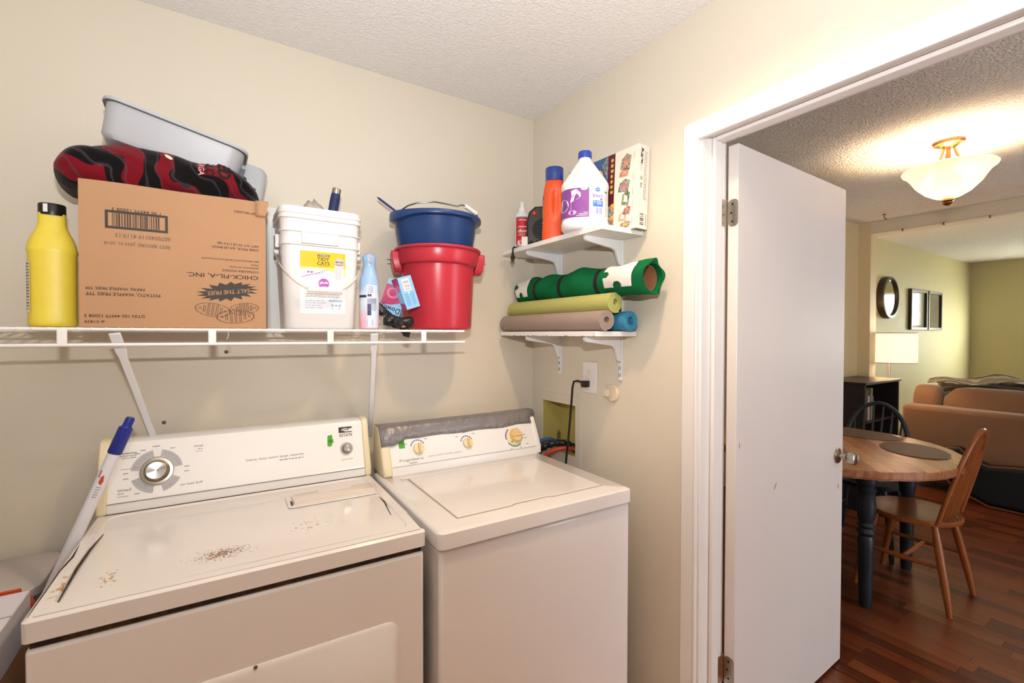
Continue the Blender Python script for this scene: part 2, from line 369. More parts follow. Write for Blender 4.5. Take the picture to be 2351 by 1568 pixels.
# =====================================================  DRYER
def console_profile(pts, x0, x1, mb, mi=0):
    """side profile (y,z) swept along x"""
    return mb.rings([[(x0, y, z) for y, z in pts], [(x1, y, z) for y, z in pts]], mi)
def rust_enamel(name, spots, base='#e9e5e2'):
    m = M(name, base, .16, var=(2.5, .03), coat=.3); nt = m.node_tree; b = nt.nodes['Principled BSDF']
    src = b.inputs['Base Color'].links[0].from_socket; tc = nt.nodes.new('ShaderNodeTexCoord')
    for (x, y, rx, ry, sc_, th, col) in spots:
        mp = nt.nodes.new('ShaderNodeMapping'); mp.inputs['Location'].default_value = (-x/rx, -y/ry, 0); mp.inputs['Scale'].default_value = (1/rx, 1/ry, 0)
        nt.links.new(tc.outputs['Object'], mp.inputs[0])
        g = nt.nodes.new('ShaderNodeTexGradient'); g.gradient_type = 'SPHERICAL'; nt.links.new(mp.outputs[0], g.inputs[0])
        n = nt.nodes.new('ShaderNodeTexNoise'); n.inputs['Scale'].default_value = sc_; n.inputs['Detail'].default_value = 3; nt.links.new(tc.outputs['Object'], n.inputs['Vector'])
        a = nt.nodes.new('ShaderNodeMath'); a.operation = 'MULTIPLY_ADD'; a.inputs[1].default_value = .35; nt.links.new(g.outputs['Fac'], a.inputs[0]); nt.links.new(n.outputs[0], a.inputs[2])
        mr = nt.nodes.new('ShaderNodeMapRange'); mr.inputs[1].default_value = th; mr.inputs[2].default_value = th+.04; nt.links.new(a.outputs[0], mr.inputs[0])
        gm = nt.nodes.new('ShaderNodeMath'); gm.operation = 'GREATER_THAN'; gm.inputs[1].default_value = .02; nt.links.new(g.outputs['Fac'], gm.inputs[0])
        m2 = nt.nodes.new('ShaderNodeMath'); m2.operation = 'MULTIPLY'; nt.links.new(mr.outputs[0], m2.inputs[0]); nt.links.new(gm.outputs[0], m2.inputs[1])
        mx = nt.nodes.new('ShaderNodeMix'); mx.data_type = 'RGBA'; mx.inputs[7].default_value = lin(col)
        nt.links.new(m2.outputs[0], mx.inputs[0]); nt.links.new(src, mx.inputs[6]); src = mx.outputs[2]
    nt.links.new(src, b.inputs['Base Color']); return m
RUSTY = rust_enamel('enamel_rusty_top', [(.300, .130, .11, .065, 210, .765, '#4a3c30'), (.295, .125, .07, .05, 120, .80, '#b9763c'), (.10, .12, .05, .09, 110, .82, '#b98a5c'),
    (.03, .10, .03, .16, 45, .80, '#c99b62'), (.5, .2, .25, .2, 150, .925, '#a9805c')])
GRIME = M('grime_black', '#2b2019', .8, var=(60, .5, '#6b4a30'))
DRW, DRD, DRT = .747, .655, .914
dr = thing('clothes_dryer', 'wide white electric clothes dryer with rusty spots on its top', 'dryer', (-1.585, -.698, 0), R(-1.25))
MB().box(.004, DRW-.004, .005, DRD-.01, .02, .857).build('cabinet', ENAMEL, dr, bevel=.008, seg=3)
MB().box(.010, DRW-.010, .010, DRD-.02, .857, .8725).build('seam_gap', GRIME, dr, smooth=0)
mb = MB(); o = rrect(DRW, .60, .011, 6, DRW/2, .30); i2 = rrect(DRW-.012, .588, .010, 6, DRW/2, .30); i3 = rrect(DRW-.06, .50, .035, 6, DRW/2, .285); i4 = rrect(DRW-.068, .492, .033, 6, DRW/2, .285)
mb.rings([[(x, y, .872) for x, y in o], [(x, y, DRT-.006) for x, y in o], [(x, y, DRT) for x, y in i2], [(x, y, DRT) for x, y in i3], [(x, y, DRT-.005) for x, y in i4]], cap1=True)
top = mb.build('top_panel', RUSTY, dr, smooth=30)
# grime that has settled into the creases of the top
mb = MB()
mb.tube([(.038, .055, DRT-.002), (.034, .20, DRT-.001), (.036, .30, DRT-.001), (.042, .40, DRT-.003)], [.0014, .0030, .0026, .0008], 6)
mb.tube([(.0075, .012, DRT-.001), (.0065, .2, DRT-.0005), (.012, .27, DRT), (.0075, .36, DRT-.0006)], [.0014, .0020, .0024, .0005], 6)
mb.tube([(.70, .15, DRT-.003), (.7135, .26, DRT-.003), (.712, .31, DRT-.003)], [.0006, .0018, .0006], 6)
mb.tube([(.015, .0075, DRT-.0008), (.4, .0068, DRT-.0008), (DRW-.015, .0075, DRT-.0008)], [.0012, .0011, .0015], 6)
mb.tube([(DRW-.0075, .012, DRT-.0006), (DRW-.0068, .17, DRT-.0008)], [.0017, .0006], 6)
mb.tube([(.12, .036, DRT-.0014), (.4, .0362, DRT-.0012), (.69, .037, DRT-.0014)], [.0007, .0012, .0007], 6)
mb.build('grime_line', GRIME, top, label='dark dirt packed into the crease of the top')
# raised lint lid
lx0, lx1, ly0, ly1 = .475, .715, .36, .435
mb = MB(); mb.prism(rrect(lx1-lx0+.03, .105, .012, 5, (lx0+lx1)/2, .397), DRT-.004, DRT-.0005, fZ(0)); mb.build('lint_surround', ENAMEL, top, bevel=.0015)
mb = MB(); loft(mb, [(lx1-lx0, ly1-ly0, .006, DRT-.002, (lx0+lx1)/2, .40), (lx1-lx0-.002, ly1-ly0-.002, .006, DRT+.007, (lx0+lx1)/2, .40), (lx1-lx0-.01, ly1-ly0-.01, .005, DRT+.009, (lx0+lx1)/2, .40)])
lid = mb.build('lint_lid', M('enamel_ivory', '#e8ddd2', .25), dr)
mb = MB(); loft(mb, [(.10, .018, .005, DRT+.0088, .60, .42), (.10, .018, .005, DRT+.0096, .60, .42)]); mb.build('finger_grip', ENAMEL, lid)
MB().box(lx0-.006, lx0-.002, ly0, ly0+.035, DRT-.003, DRT+.002).build('lint_slot', GRIME, top, smooth=0)
# front door with rounded corners
fm = lambda u, v, d=0: (u, -d+.010, v)
mb = MB(); mb.prism(rrect(.56, .50, .035, 8, .40, .455), -.002, .0, fm); mb.build('door_gap', GRIME, dr, smooth=0)
mb = MB(); a = rrect(.553, .493, .033, 8, .40, .455); b2 = rrect(.540, .480, .030, 8, .40, .455)
mb.rings([[fm(u, v, 0) for u, v in a], [fm(u, v, .006) for u, v in a], [fm(u, v, .0105) for u, v in b2]])
mb.build('dryer_door', ENAMEL, dr)
mb = MB(); mb.cyl((.36, .0, .70), (.36, -.002, .70), .004, n=12); mb.build('rust_chip', M('rust', '#7a5a3a', .8), dr)
# back console
cb = .542
prof = [(cb, DRT), (cb, DRT+.028), (cb+.006, DRT+.034), (cb+.050, DRT+.172), (cb+.058, DRT+.186), (cb+.072, DRT+.192), (DRD, DRT+.192), (DRD, DRT)]
CONS = M('console_white', '#f1f1f1', .22, var=(3, .02))
mb = MB(); console_profile(prof, .024, DRW-.022, mb); con = mb.build('control_panel', CONS, dr)
mb = MB(); mb.box(.023, DRW-.021, cb-.0012, cb+.001, DRT+.0275, DRT+.030); mb.build('panel_seam', GREYINK, con, smooth=0)
prof2 = [(cb-.004, DRT), (cb-.004, DRT+.03), (cb+.046, DRT+.176), (cb+.056, DRT+.193), (cb+.072, DRT+.198), (DRD+.003, DRT+.198), (DRD+.003, DRT)]
for a, b2 in ((0, .024), (DRW-.022, DRW)):
    mb = MB(); console_profile(prof2, a, b2, mb); mb.build('end_cap', CREAM, dr, bevel=.005, seg=3, label='yellowed cream plastic end cap')
MB().box(.02, DRW-.02, cb-.003, cb+.002, DRT-.001, DRT+.0015).build('panel_gap', GRIME, dr, smooth=0)
sl_ = Vector((0, .044, .138)).normalized(); nn = Vector((0, -sl_.z, sl_.y))
def face(u, v, d=0):       # panel plane: u along x, v up the slope from the seam
    p = Vector((u, cb+.006, DRT+.034))+sl_*v+nn*d; return (p.x, p.y, p.z)
def knob(mb, fm, u, v, prof, n=28):
    """lathe standing on a face map; prof (r, d)"""
    return mb.rings([[fm(u+r*math.cos(2*PI*k/n), v+r*math.sin(2*PI*k/n), d) for k in range(n)] for r, d in prof], cap0=False)
GREYP = M('panel_grey_print', '#bcbcc2', .5)
mb = MB(); ku, kv = .133, .070
for a0, a1 in ((100, 172), (8, 80), (198, 262), (285, 335)): mb.disc(face, ku, kv, .062, None, .0004, 0, 12, R(a0), R(a1), .68)
for k, (a0, n_) in enumerate(((105, 6), (14, 6), (205, 6), (295, 2))):
    for j in range(n_): a = R(a0+j*11); mb.disc(face, ku+.054*math.cos(a), kv+.054*math.sin(a), .0016, None, .0008, 1, 8)
for a in (90, 60, 3, -8, 95, 118, 140, 178, 190, 270, 232, 130): mb.rect(face, ku+.072*math.cos(R(a))-.006, kv+.072*math.sin(R(a))-.0012, ku+.072*math.cos(R(a))+.006, kv+.072*math.sin(R(a))+.0012, .0005, 1)
mb.build('dial_scale', [GREYP, GREYINK], con, smooth=0); mb = MB(); mb.rect(face, .05, .128, .085, .131, .0005, 1); words(face, 'automatic', .045, .085, .123, .006, GREYINK, con); mb.rect(face, .05, .115, .075, .1165, .0005, 1)
words(face, 'more dry', .05, .09, .085, .005, GREYINK, con); words(face, 'timed', .045, .075, .028, .008, GREYINK, con); words(face, 'dry', .045, .06, .018, .007, GREYINK, con); mb.rect(face, .045, .0095, .07, .011, .0005, 1)
words(face, 'timed', .222, .245, .131, .006, GREYINK, con); words(face, 'dry', .232, .245, .121, .006, GREYINK, con); mb.rect(face, .225, .1135, .245, .1145, .0005, 1)
words(face, 'no heat fluff', .19, .245, .022, .006, GREYINK, con)
words(face, 'heavy duty extra large capacity', .36, .53, .068, .0085, GREYINK, con); mb.lines(face, .455, .53, .054, .060, 1, mi=1)
words(face, 'push to start', .648, .688, .031, .005, GREYINK, con)
mb.build('fine_print', [GREYP, GREYINK], con, smooth=0)['kind'] = 'stuff'
# maker's emblem
mb = MB(); mb.text(face, 'ESTATE', .647, .690, .115, .010, mi=0)
mb.poly(face, [(.645, .124), (.690, .124), (.690, .127), (.668, .1275), (.652, .1335), (.660, .1385), (.690, .138), (.690, .144), (.645, .144)], .0006)
mb.disc(face, .668, .1345, .012, .0045, .0009, 1, 16); mb.poly(face, [(.655, .134), (.681, .137), (.681, .1338), (.66, .1325)], .0011, 0)
mb.build('emblem', [INK, CONS], con, smooth=0)
mb = MB(); STK = M('green_sticker', '#4fae2f', .6)
mb.poly(face, [(.605, .085), (.607, .119), (.622, .121), (.6225, .112), (.627, .095), (.622, .092), (.620, .084), (.612, .080)], .0008, 0); mb.text(face, '178', .608, .620, .099, .010, .0012, 1)
mb.build('price_sticker', [STK, INK], con, smooth=0, label='torn green sticker with handwriting')
mb = MB(); knob(mb, face, ku, kv, [(.041, 0), (.041, .002), (.039, .004), (.033, .0045)]); mb.build('dial_ring', CHROME, con)
mb = MB(); knob(mb, face, ku, kv, [(.032, .003), (.031, .008), (.028, .020), (.0265, .024), (.024, .0255)]); dk = mb.build('dial', M('bronze_ring', '#8e7f66', .3, metal=.8), con)
SPUN = M('spun_metal', '#d8d8d8', .22, metal=1)
SPUN.node_tree.nodes['Principled BSDF'].inputs['Anisotropic'].default_value = .8
mb = MB(); knob(mb, face, ku, kv, [(.0242, .0255), (.0235, .0268), (.004, .0262)]); mb.build('dial_cap', SPUN, dk)
mb = MB(); knob(mb, face, .668, .068, [(.022, 0), (.0215, .001), (.0150, .0013)]); mb.build('start_ring', GREYP, con)
mb = MB(); knob(mb, face, .668, .068, [(.0155, 0), (.015, .010), (.0128, .016), (.012, .0165)]); sk = mb.build('start_knob', M('bronze_ring', '#8e7f66'), con)
mb = MB(); knob(mb, face, .668, .068, [(.0122, .0163), (.0118, .0175), (.002, .0172)]); mb.build('start_cap', SPUN, sk)

# =====================================================  WASHER
WW, WD, WT = .683, .66, .912
wa = thing('washing_machine', 'white top loading washing machine in the corner with duct taped console', 'washing machine', (-.821, -.758, 0), R(-.86))
MB().box(.005, WW-.003, .010, WD-.01, .02, .862).build('cabinet', ENAMEL, wa, bevel=.010, seg=3)
MB().box(.012, WW-.010, .016, WD-.02, .860, .870).build('seam_gap', M('seam_grey', '#8f9aa0', .6), wa, smooth=0)
mb = MB(); o = rrect(WW, .62, .018, 6, WW/2, .31); i2 = rrect(WW-.02, .60, .014, 6, WW/2, .31)
mb.rings([[(x, y, .868) for x, y in o], [(x, y, WT-.012) for x, y in o], [(x+ (WW/2-x)*.006, y, WT-.004) for x, y in o], [(x, y, WT) for x, y in i2]])
wt = mb.build('top_panel', ENAMEL, wa, smooth=50)
# lid with seam; a finger recess in its front edge
a = [(.080, .068), (.26, .068), (.275, .076), (.395, .076), (.41, .068), (.612, .068), (.612, .472), (.080, .472)]
mb = MB(); mb.prism(a, WT-.0005, WT+.0012, fZ(0)); mb.build('lid_gap', M('lid_seam', '#b3a49a', .6), wa, smooth=0)
a2 = [(.084, .072), (.257, .072), (.273, .080), (.397, .080), (.413, .072), (.608, .072), (.608, .468), (.084, .468)]
mb = MB(); mb.prism(a2, WT, WT+.0035, fZ(0)); mb.build('lid', ENAMEL, wa, bevel=.0015)
mb = MB(); mb.box(.06, .62, .476, .488, WT, WT+.003); mb.build('hinge_strip', ENAMEL, wa, bevel=.001)
cb2 = .531
prof = [(cb2, WT), (cb2, WT+.030), (cb2+.004, WT+.036), (cb2+.058, WT+.148), (cb2+.066, WT+.160), (cb2+.078, WT+.165), (WD, WT+.165), (WD, WT)]
mb = MB(); console_profile(prof, .045, WW-.014, mb); con = mb.build('control_panel', CONS, wa)
mb = MB(); mb.box(.046, WW-.015, cb2-.001, cb2+.001, WT+.030, WT+.0315); mb.build('panel_seam', GREYP, con, smooth=0)
pc = [(cb2-.010, WT), (cb2-.010, WT+.02), (cb2-.004, WT+.032), (cb2+.050, WT+.152), (cb2+.066, WT+.168), (WD, WT+.168), (WD, WT)]
mb = MB(); console_profile(pc, .012, .046, mb); mb.build('end_cap', CREAM, wa, bevel=.008, seg=3, label='yellowed cream plastic end cap')
pc3 = [(cb2-.004, WT), (cb2-.004, WT+.03), (cb2+.056, WT+.155), (cb2+.068, WT+.166), (WD, WT+.166), (WD, WT)]
mb = MB(); console_profile(pc3, WW-.015, WW+.006, mb); mb.build('end_cap', CONS, wa, bevel=.004)
# duct tape wrapped over the top edge
TAPE = M('duct_tape', '#8f8b8d', .35, metal=.3, bump=(40, .5), var=(14, .25))
sl2 = Vector((0, .054, .112)).normalized(); nn2 = Vector((0, -sl2.z, sl2.y))
def face2(u, v, d=0):
    p = Vector((u, cb2+.004, WT+.036))+sl2*v+nn2*d; return (p.x, p.y, p.z)
mb = MB(); rs = []
for k in range(15):
    u = .012+(WW+.008-.012)*k/14; lo = .091+.002*math.sin(k*1.7)-(.022 if k < 2 else 0)+(.004 if k > 11 else 0); b_ = .0015+.0006*math.sin(k*2.3)
    dd = .0015+(.010 if k < 2 else 0)
    up = .0 + (.006*(k/14)**2)
    y_, z_ = cb2, WT
    rs.append([face2(u, lo, dd), face2(u, .115, dd), (u, y_+.056, z_+.156+b_+up), (u, y_+.064, z_+.166+b_+up), (u, y_+.080, z_+.1685+b_+up), (u, y_+.105, z_+.168+b_+up)])
mb.rings(rs, 0, False, False, closed=False)
t_ = mb.build('duct_tape', TAPE, wa, smooth=60, label='wrinkled grey duct tape along the console top'); sm = t_.modifiers.new('s', 'SOLIDIFY'); sm.thickness = .0012; sm.offset = -1
BLUEP = M('blue_print', '#3c5fb0', .5); TEALP = M('teal_print', '#2f8a92', .5)
KN = M('amber_plastic', '#e9c88a', .35, var=(20, .1)); KN2 = M('amber_plastic_pale', '#efe0b8', .35)
def arc(u, v, r, a0, a1, mi):
    n_ = 7; mb = MB()
    for j in range(n_): mb.disc(face2, u, v, r, None, .0005, mi, 3, R(a0+(a1-a0)*j/n_), R(a0+(a1-a0)*(j+.78)/n_), .86)
    mb.build('dial_scale', [BLUEP, TEALP], con, smooth=0)
arc(.150, .055, .029, 165, 20, 0); arc(.350, .049, .027, 165, 15, 0); arc(.568, .045, .042, 190, 120, 0); arc(.568, .045, .042, 60, -20, 0); arc(.568, .045, .042, 215, 310, 1)
mb = MB()
for u, v in ((.105, .072), (.143, .098), (.185, .083), (.312, .075), (.345, .089), (.385, .08), (.62, .05), (.622, .035), (.625, .01), (.525, .09), (.59, .0), (.545, -.002)): mb.rect(face2, u-.006, v-.0014, u+.006, v+.0014, .0005, 2)
words(face2, 'Frigidaire', .075, .165, .012, .012, GREYINK, con); mb.rect(face2, .11, -.001, .14, .002, .0005, 2)
words(face2, 'HEAVY DUTY EXTRA LARGE', .185, .32, .016, .004, GREYINK, con)
mb.build('fine_print', [BLUEP, TEALP, GREYINK], con, smooth=0)['kind'] = 'stuff'
mb = MB(); mb.poly(face2, [(.080, .058), (.078, .091), (.086, .088), (.092, .092), (.102, .090), (.102, .058)], .0008, 0); mb.text(face2, '178', .085, .098, .076, .011, .0012, 1)
mb.build('price_sticker', [STK, INK], con, smooth=0, label='torn green sticker with handwriting')
for u, v, r in ((.152, .049, .021), (.352, .045, .020)):
    mb = MB(); knob(mb, face2, u, v, [(r, 0), (r, .003), (r*.93, .012), (r*.8, .0135), (.002, .0135)]); kk = mb.build('knob', KN2, con)
    mb = MB(); mb.prism(rrect(.009, r*1.75, .004, 4), .013, .022, lambda a, b, d, u=u, v=v: face2(u+a, v+b, d)); mb.build('knob_grip', KN, kk, bevel=.002)
mb = MB(); knob(mb, face2, .568, .045, [(.037, 0), (.037, .003), (.035, .006), (.030, .008), (.020, .009)], 36); bigk = mb.build('dial', KN2, con)
mb = MB(); knob(mb, face2, .571, .048, [(.027, .008), (.0265, .020), (.0235, .026), (.004, .027)], 32); mb.build('dial_cap', KN, bigk)
mb = MB(); mb.prism(rrect(.05, .011, .005, 4), .026, .032, lambda a, b, d: face2(.571+a, .048+b, d)); mb.build('knob_grip', KN, bigk, bevel=.002)
mb = MB(); mb.disc(face2, .549, .025, .004, None, .0086, 0, 12); mb.build('pointer', CHROME, bigk)
# =====================================================  WIRE SHELF ON THE BACK WALL
SZ, SY, SX0, SX1 = 1.428, -.305, -2.30, -.524
sh = thing('wire_shelf', 'long white vinyl coated wire shelf over the washer and dryer', 'shelf', (-1.4, 0, SZ))
MB().tube([(SX0, SY, SZ), (SX1, SY, SZ)], .0042, 10).build('front_rod', WIREM, sh, True)
MB().tube([(SX0, SY-.004, SZ-.039), (SX1, SY-.004, SZ-.039)], .0042, 10).build('lower_rod', WIREM, sh, True)
for y in (-.014, -.16): MB().tube([(SX0, y, SZ-.004), (SX1, y, SZ-.004)], .003, 8).build('deck_rod', WIREM, sh, True)
wme = None; x = SX1-.006; k = 0
while x > SX0+.45:
    if wme is None: o = MB().tube([(0, SY-.005, .0), (0, SY+.004, .0035), (0, -.012, .0035)], .0017, 6).build('wire', WIREM, sh); wme = o.data
    else: o = bpy.data.objects.new('wire', wme); COL.objects.link(o); o.parent = sh
    o.location = (x+1.4, 0, 0); x -= .0262
for px in (-1.604, -1.300, -.990, -.682, -1.91): MB().box(px-.0095, px+.0095, SY-.008, SY-.001, SZ-.041, SZ+.001).build('post', WIREM, sh, True, bevel=.003, seg=3)
for (tx, bx, bz) in ((-1.508, -1.440, 1.03), (-.851, -.783, 1.02)):
    mb = MB(); a = Vector((tx, SY+.003, SZ-.010)); b = Vector((bx, -.004, bz)); t = (b-a).normalized(); sd = Vector((1, 0, 0)); sd = (sd-t*sd.dot(t)).normalized(); up = sd.cross(t)
    rs = []
    for q, wd, th in ((0, .012, .003), (.12, .012, .003), (.16, .0085, .006), (.95, .0075, .006), (1, .007, .006)):
        c = a+(b-a)*q; rs.append([c+sd*sx*wd+up*sy*th for sx, sy in ((-1,-1),(1,-1),(1,1),(-1,1))])
    mb.rings(rs); br = mb.build('brace', METALW, sh, True, bevel=.0015)
    c = a+(b-a)*.045+up*-.003; mb = MB(); nrm = (cam.matrix_world.translation-c).normalized()
    mb.cyl(c+up*.0065, c-up*.0015, .0035, n=10); mb.build('bolt_hole', MATTEBLACK, br, True)
hk = MB(); hk.tube([(-1.262, SY, SZ-.004), (-1.262, SY-.006, SZ-.016), (-1.266, SY-.004, SZ-.026), (-1.262, SY-.001, SZ-.020)], .0014, 6)
tag(hk.build('shelf_hook', M('clear_hook', '#d8dde0', .1, trans=.5)), 'tiny clear hook hanging from the wire shelf below the cardboard box', 'hook')

SB = SZ+.0056   # resting height on the wires
# ---------- yellow bottle
yb = thing('detergent_bottle', 'yellow plastic bottle with black cap at the left end of the wire shelf', 'bottle', (-1.637, -.22, SB), R(8))
YEL = M('yellow_plastic', '#e9d447', .38, var=(30, .06)); mb = MB()
mb.lathe([(.040, 0), (.0445, .004), (.046, .012), (.0448, .03), (.0452, .05), (.0455, .180), (.0475, .187), (.0475, .193), (.0458, .199), (.0445, .208), (.040, .222), (.0335, .236), (.0285, .249), (.0262, .262), (.0255, .284)], n=40, sy=.76, e=2.7)
mb.build('bottle', YEL, yb, smooth=50)
mb = MB(); mb.lathe([(.0255, .279), (.026, .281), (.026, .306), (.0245, .308)], n=32, sy=.9); cp = mb.build('cap', BLACK, yb)
fm = lambda u, v, d=0: ((.0262+d)*math.sin(u), -(.0262*.9+d)*math.cos(u), v)
MB().rect(fm, -.6, .285, -.25, .305, .0004, 0, 4).build('cap_sticker', WHITE, cp, smooth=0)
fm = lambda u, v, d=0: (-.0462-d, u, v)
mb = MB(); mb.rect(lambda u, v, d=0: (-(.0458+d)*(1-(abs(u)/.05)**2.7)**(1/2.7), u*.76, v), -.035, .035, .035, .16, .0006, 0, 8)
mb.lines(lambda u, v, d=0: (-(.0458+d)*(1-(abs(u)/.05)**2.7)**(1/2.7), u*.76, v), -.033, .033, .04, .158, 16, .0012, 1, seed=4); mb.build('label', [M('label_yellowish', '#e8e2c0', .5), M('violet_ink', '#6b5a86', .5)], yb, smooth=0)
# ---------- cardboard box
CARD = M('cardboard', '#b98f6b', .75, var=(6, .10), bump=(200, .15)); CARD2 = M('cardboard_edge', '#b98558', .8)
bx0, bx1, by0, by1, bz1 = -1.575, -1.166, -.292, -.03, 1.800
bxx = thing('cardboard_box', 'brown cardboard frozen fries carton standing upside down on the wire shelf', 'box', ((bx0+bx1)/2, (by0+by1)/2, SB))
t = .004; mb = MB(); nx_ = 12
def wallpanel(x0, x1, y0, y1, topz, side):
    """slightly bowed corrugated panel"""
    rs = []
    for k in range(nx_+1):
        q = k/nx_; x = x0+(x1-x0)*q; y = y0+(y1-y0)*q; bow = .004*math.sin(PI*q)
        ox, oy = (0, -bow) if side == 'f' else ((0, bow) if side == 'b' else ((-bow, 0) if side == 'l' else (bow, 0)))
        ix, iy = (0, t) if side == 'f' else ((0, -t) if side == 'b' else ((t, 0) if side == 'l' else (-t, 0)))
        tz = topz+.0012*math.sin(q*9)
        rs.append([(x+ox, y+oy, SB), (x+ox, y+oy, tz), (x+ox+ix, y+oy+iy, tz), (x+ox+ix, y+oy+iy, SB)])
    return rs
mb.rings(wallpanel(bx0, bx1, by0, by0, bz1, 'f')); mb.rings(wallpanel(bx0, bx1, by1, by1, bz1, 'b')); mb.rings(wallpanel(bx0, bx0, by0, by1, bz1, 'l')); mb.rings(wallpanel(bx1, bx1, by0, by1, bz1-.004, 'r'))
mb.box(bx0, bx1, by0, by1, SB, SB+.006)
mb.build('carton', CARD, bxx, True)
# crushed flap at the right-hand top corner
mb = MB(); rs = []
for k in range(7):
    q = k/6; z = bz1+.003-q*.045; rs.append([(bx1-.026, by0-.0035, z), (bx1-.010+.003*math.sin(k*1.3), by0-.0055-.0015*math.sin(k*2), z+.001), (bx1+.006*(1-q)+.0015*math.sin(k*2.1), by0-.003, z+.001), (bx1+.003, by0+.03, z)])
mb.rings(rs, 0, False, False, closed=False); fl = mb.build('crushed_flap', CARD, bxx, True, smooth=40, label='crushed corner flap'); s_ = fl.modifiers.new('s', 'SOLIDIFY'); s_.thickness = .0015
fmb = lambda u, v, d=0: (u, by0-.004*math.sin(PI*min(1, max(0, (u-bx0)/(bx1-bx0))))-d, v)
mb = MB()
for (tx, a, b, zc, h) in [("1 00 44979 12008 3",-1.511,-1.412,1.7335,.0075),("6070040119 4119:13",-1.505,-1.392,1.668,.011),("BEST BEFORE  JAN 01 2018",-1.527,-1.393,1.648,.011),("KEEP FROZEN",-1.245,-1.182,1.765,.0062),
  ("NET WT 30 LB (13.6 kg)",-1.286,-1.185,1.6715,.0075),("CASE PACK: 6/5 LB BAGS.",-1.300,-1.185,1.6595,.0065),("BEST BEFORE DATE OR PRODUCTION DATE",-1.323,-1.185,1.6265,.004),("L9005",-1.204,-1.185,1.616,.004),("KENNEWICK, WA 99336",-1.257,-1.185,1.6075,.0045),
  ("CONAGRA FOODS",-1.275,-1.185,1.596,.006),("CHICK-FIL-A, INC.",-1.357,-1.186,1.580,.0135),("PAPAS, WAFFLE FRIES TFF",-1.564,-1.447,1.532,.0085),("POTATO, WAFFLE FRIES TFF",-1.563,-1.415,1.518,.0095),("GTIN 100 44979 12008 3",-1.566,-1.447,1.462,.0078),("# 51835",-1.566,-1.528,1.4475,.007)]:
    words(fmb, tx, a, b, zc, h, M('inkjet_brown', '#7c6552', .7) if '60700' in tx or 'JAN' in tx else INK, bxx, True, True)
PM = [INK, M('inkjet_brown', '#7c6552', .7), CARD]; mb = MB()
for (u0, v0, u1, v1) in ((-1.525, 1.684, -1.519, 1.730), (-1.403, 1.684, -1.397, 1.730), (-1.5195, 1.724, -1.4025, 1.730), (-1.5195, 1.684, -1.4025, 1.690)): mb.rect(fmb, u0, v0, u1, v1, .0006, 0, 4)
mb.barcode(fmb, -1.511, -1.412, 1.6905, 1.7235, 26); mb.build('barcode', PM, bxx, True, smooth=0); mb = MB()
# spiky burst with its slogan cut out in board colour
cx, cz = -1.261, 1.5365; pts = []; rg = random.Random(5)
for k in range(34):
    a = 2*PI*k/34; rr = 1 if k % 2 == 0 else .66+.08*rg.random(); ca, sa = math.cos(a), math.sin(a); qq = (abs(ca)**1.6+abs(sa)**1.6)**(-1/1.6) if k % 2 == 0 else 1
    pts.append((cx+.076*rr*ca, cz+(.0275*rr*sa)+.010*ca*.9))
ctr = (cx, cz)
mb.add([fmb(*ctr, .0006)]+[fmb(u, v, .0006) for u, v in pts], [(0, i+1, (i+1) % 34+1) for i in range(34)], 0)
vs, fs = glyphs("SALT THE FRIES"); xs = [p[0] for p in vs]; ys = [p[1] for p in vs]; out = []
for x_, y_ in vs:
    a = -((x_-min(xs))/(max(xs)-min(xs))-.5)*.102; b = -((y_-min(ys))/(max(ys)-min(ys))-.5)*.0115; out.append(fmb(cx+.002+a, cz-.001+b+a*.13, .0012))
mb.add(out, fs, 2); mb.build('burst_logo', PM, bxx, True, smooth=0); mb = MB()
# line drawing of two waffle fries
def waffle(cx, cz, rx, rz, tilt, seed):
    n = 60; op = []; ip = []
    for k in range(n):
        a = 2*PI*k/n; s1 = 1+.06*abs(math.sin(a*8)); ca, sa = math.cos(a)*rx*s1, math.sin(a)*rz*s1
        for lst, q in ((op, 1), (ip, .955)): lst.append((cx+(ca*math.cos(tilt)-sa*math.sin(tilt))*q, cz+(ca*math.sin(tilt)+sa*math.cos(tilt))*q))
    vs = [fmb(u, v, .0006) for u, v in op]+[fmb(u, v, .0006) for u, v in ip]; mb.add(vs, [(i, (i+1) % n, n+(i+1) % n, n+i) for i in range(n)], 0)
    for i in range(-3, 4):
        for j in range(-2, 3):
            u, v = i*rx*.25, j*rz*.36
            if (u/rx)**2+(v/rz)**2 < .66:
                U, V = cx+u*math.cos(tilt)-v*math.sin(tilt), cz+u*math.sin(tilt)+v*math.cos(tilt); q = .0028
                for (a0, b0, a1, b1) in ((-1, .7, 1, 1), (-1, -1, -.6, 1), (.6, -1, 1, .7)): mb.rect(fmb, U+a0*q, V+b0*q, U+a1*q, V+b1*q, .0006, 0)
waffle(-1.298, 1.484, .040, .018, -.15, 1); waffle(-1.222, 1.489, .035, .016, .12, 2); waffle(-1.243, 1.466, .045, .018, .06, 3)
mb.build('fries_drawing', PM, bxx, True, smooth=0)

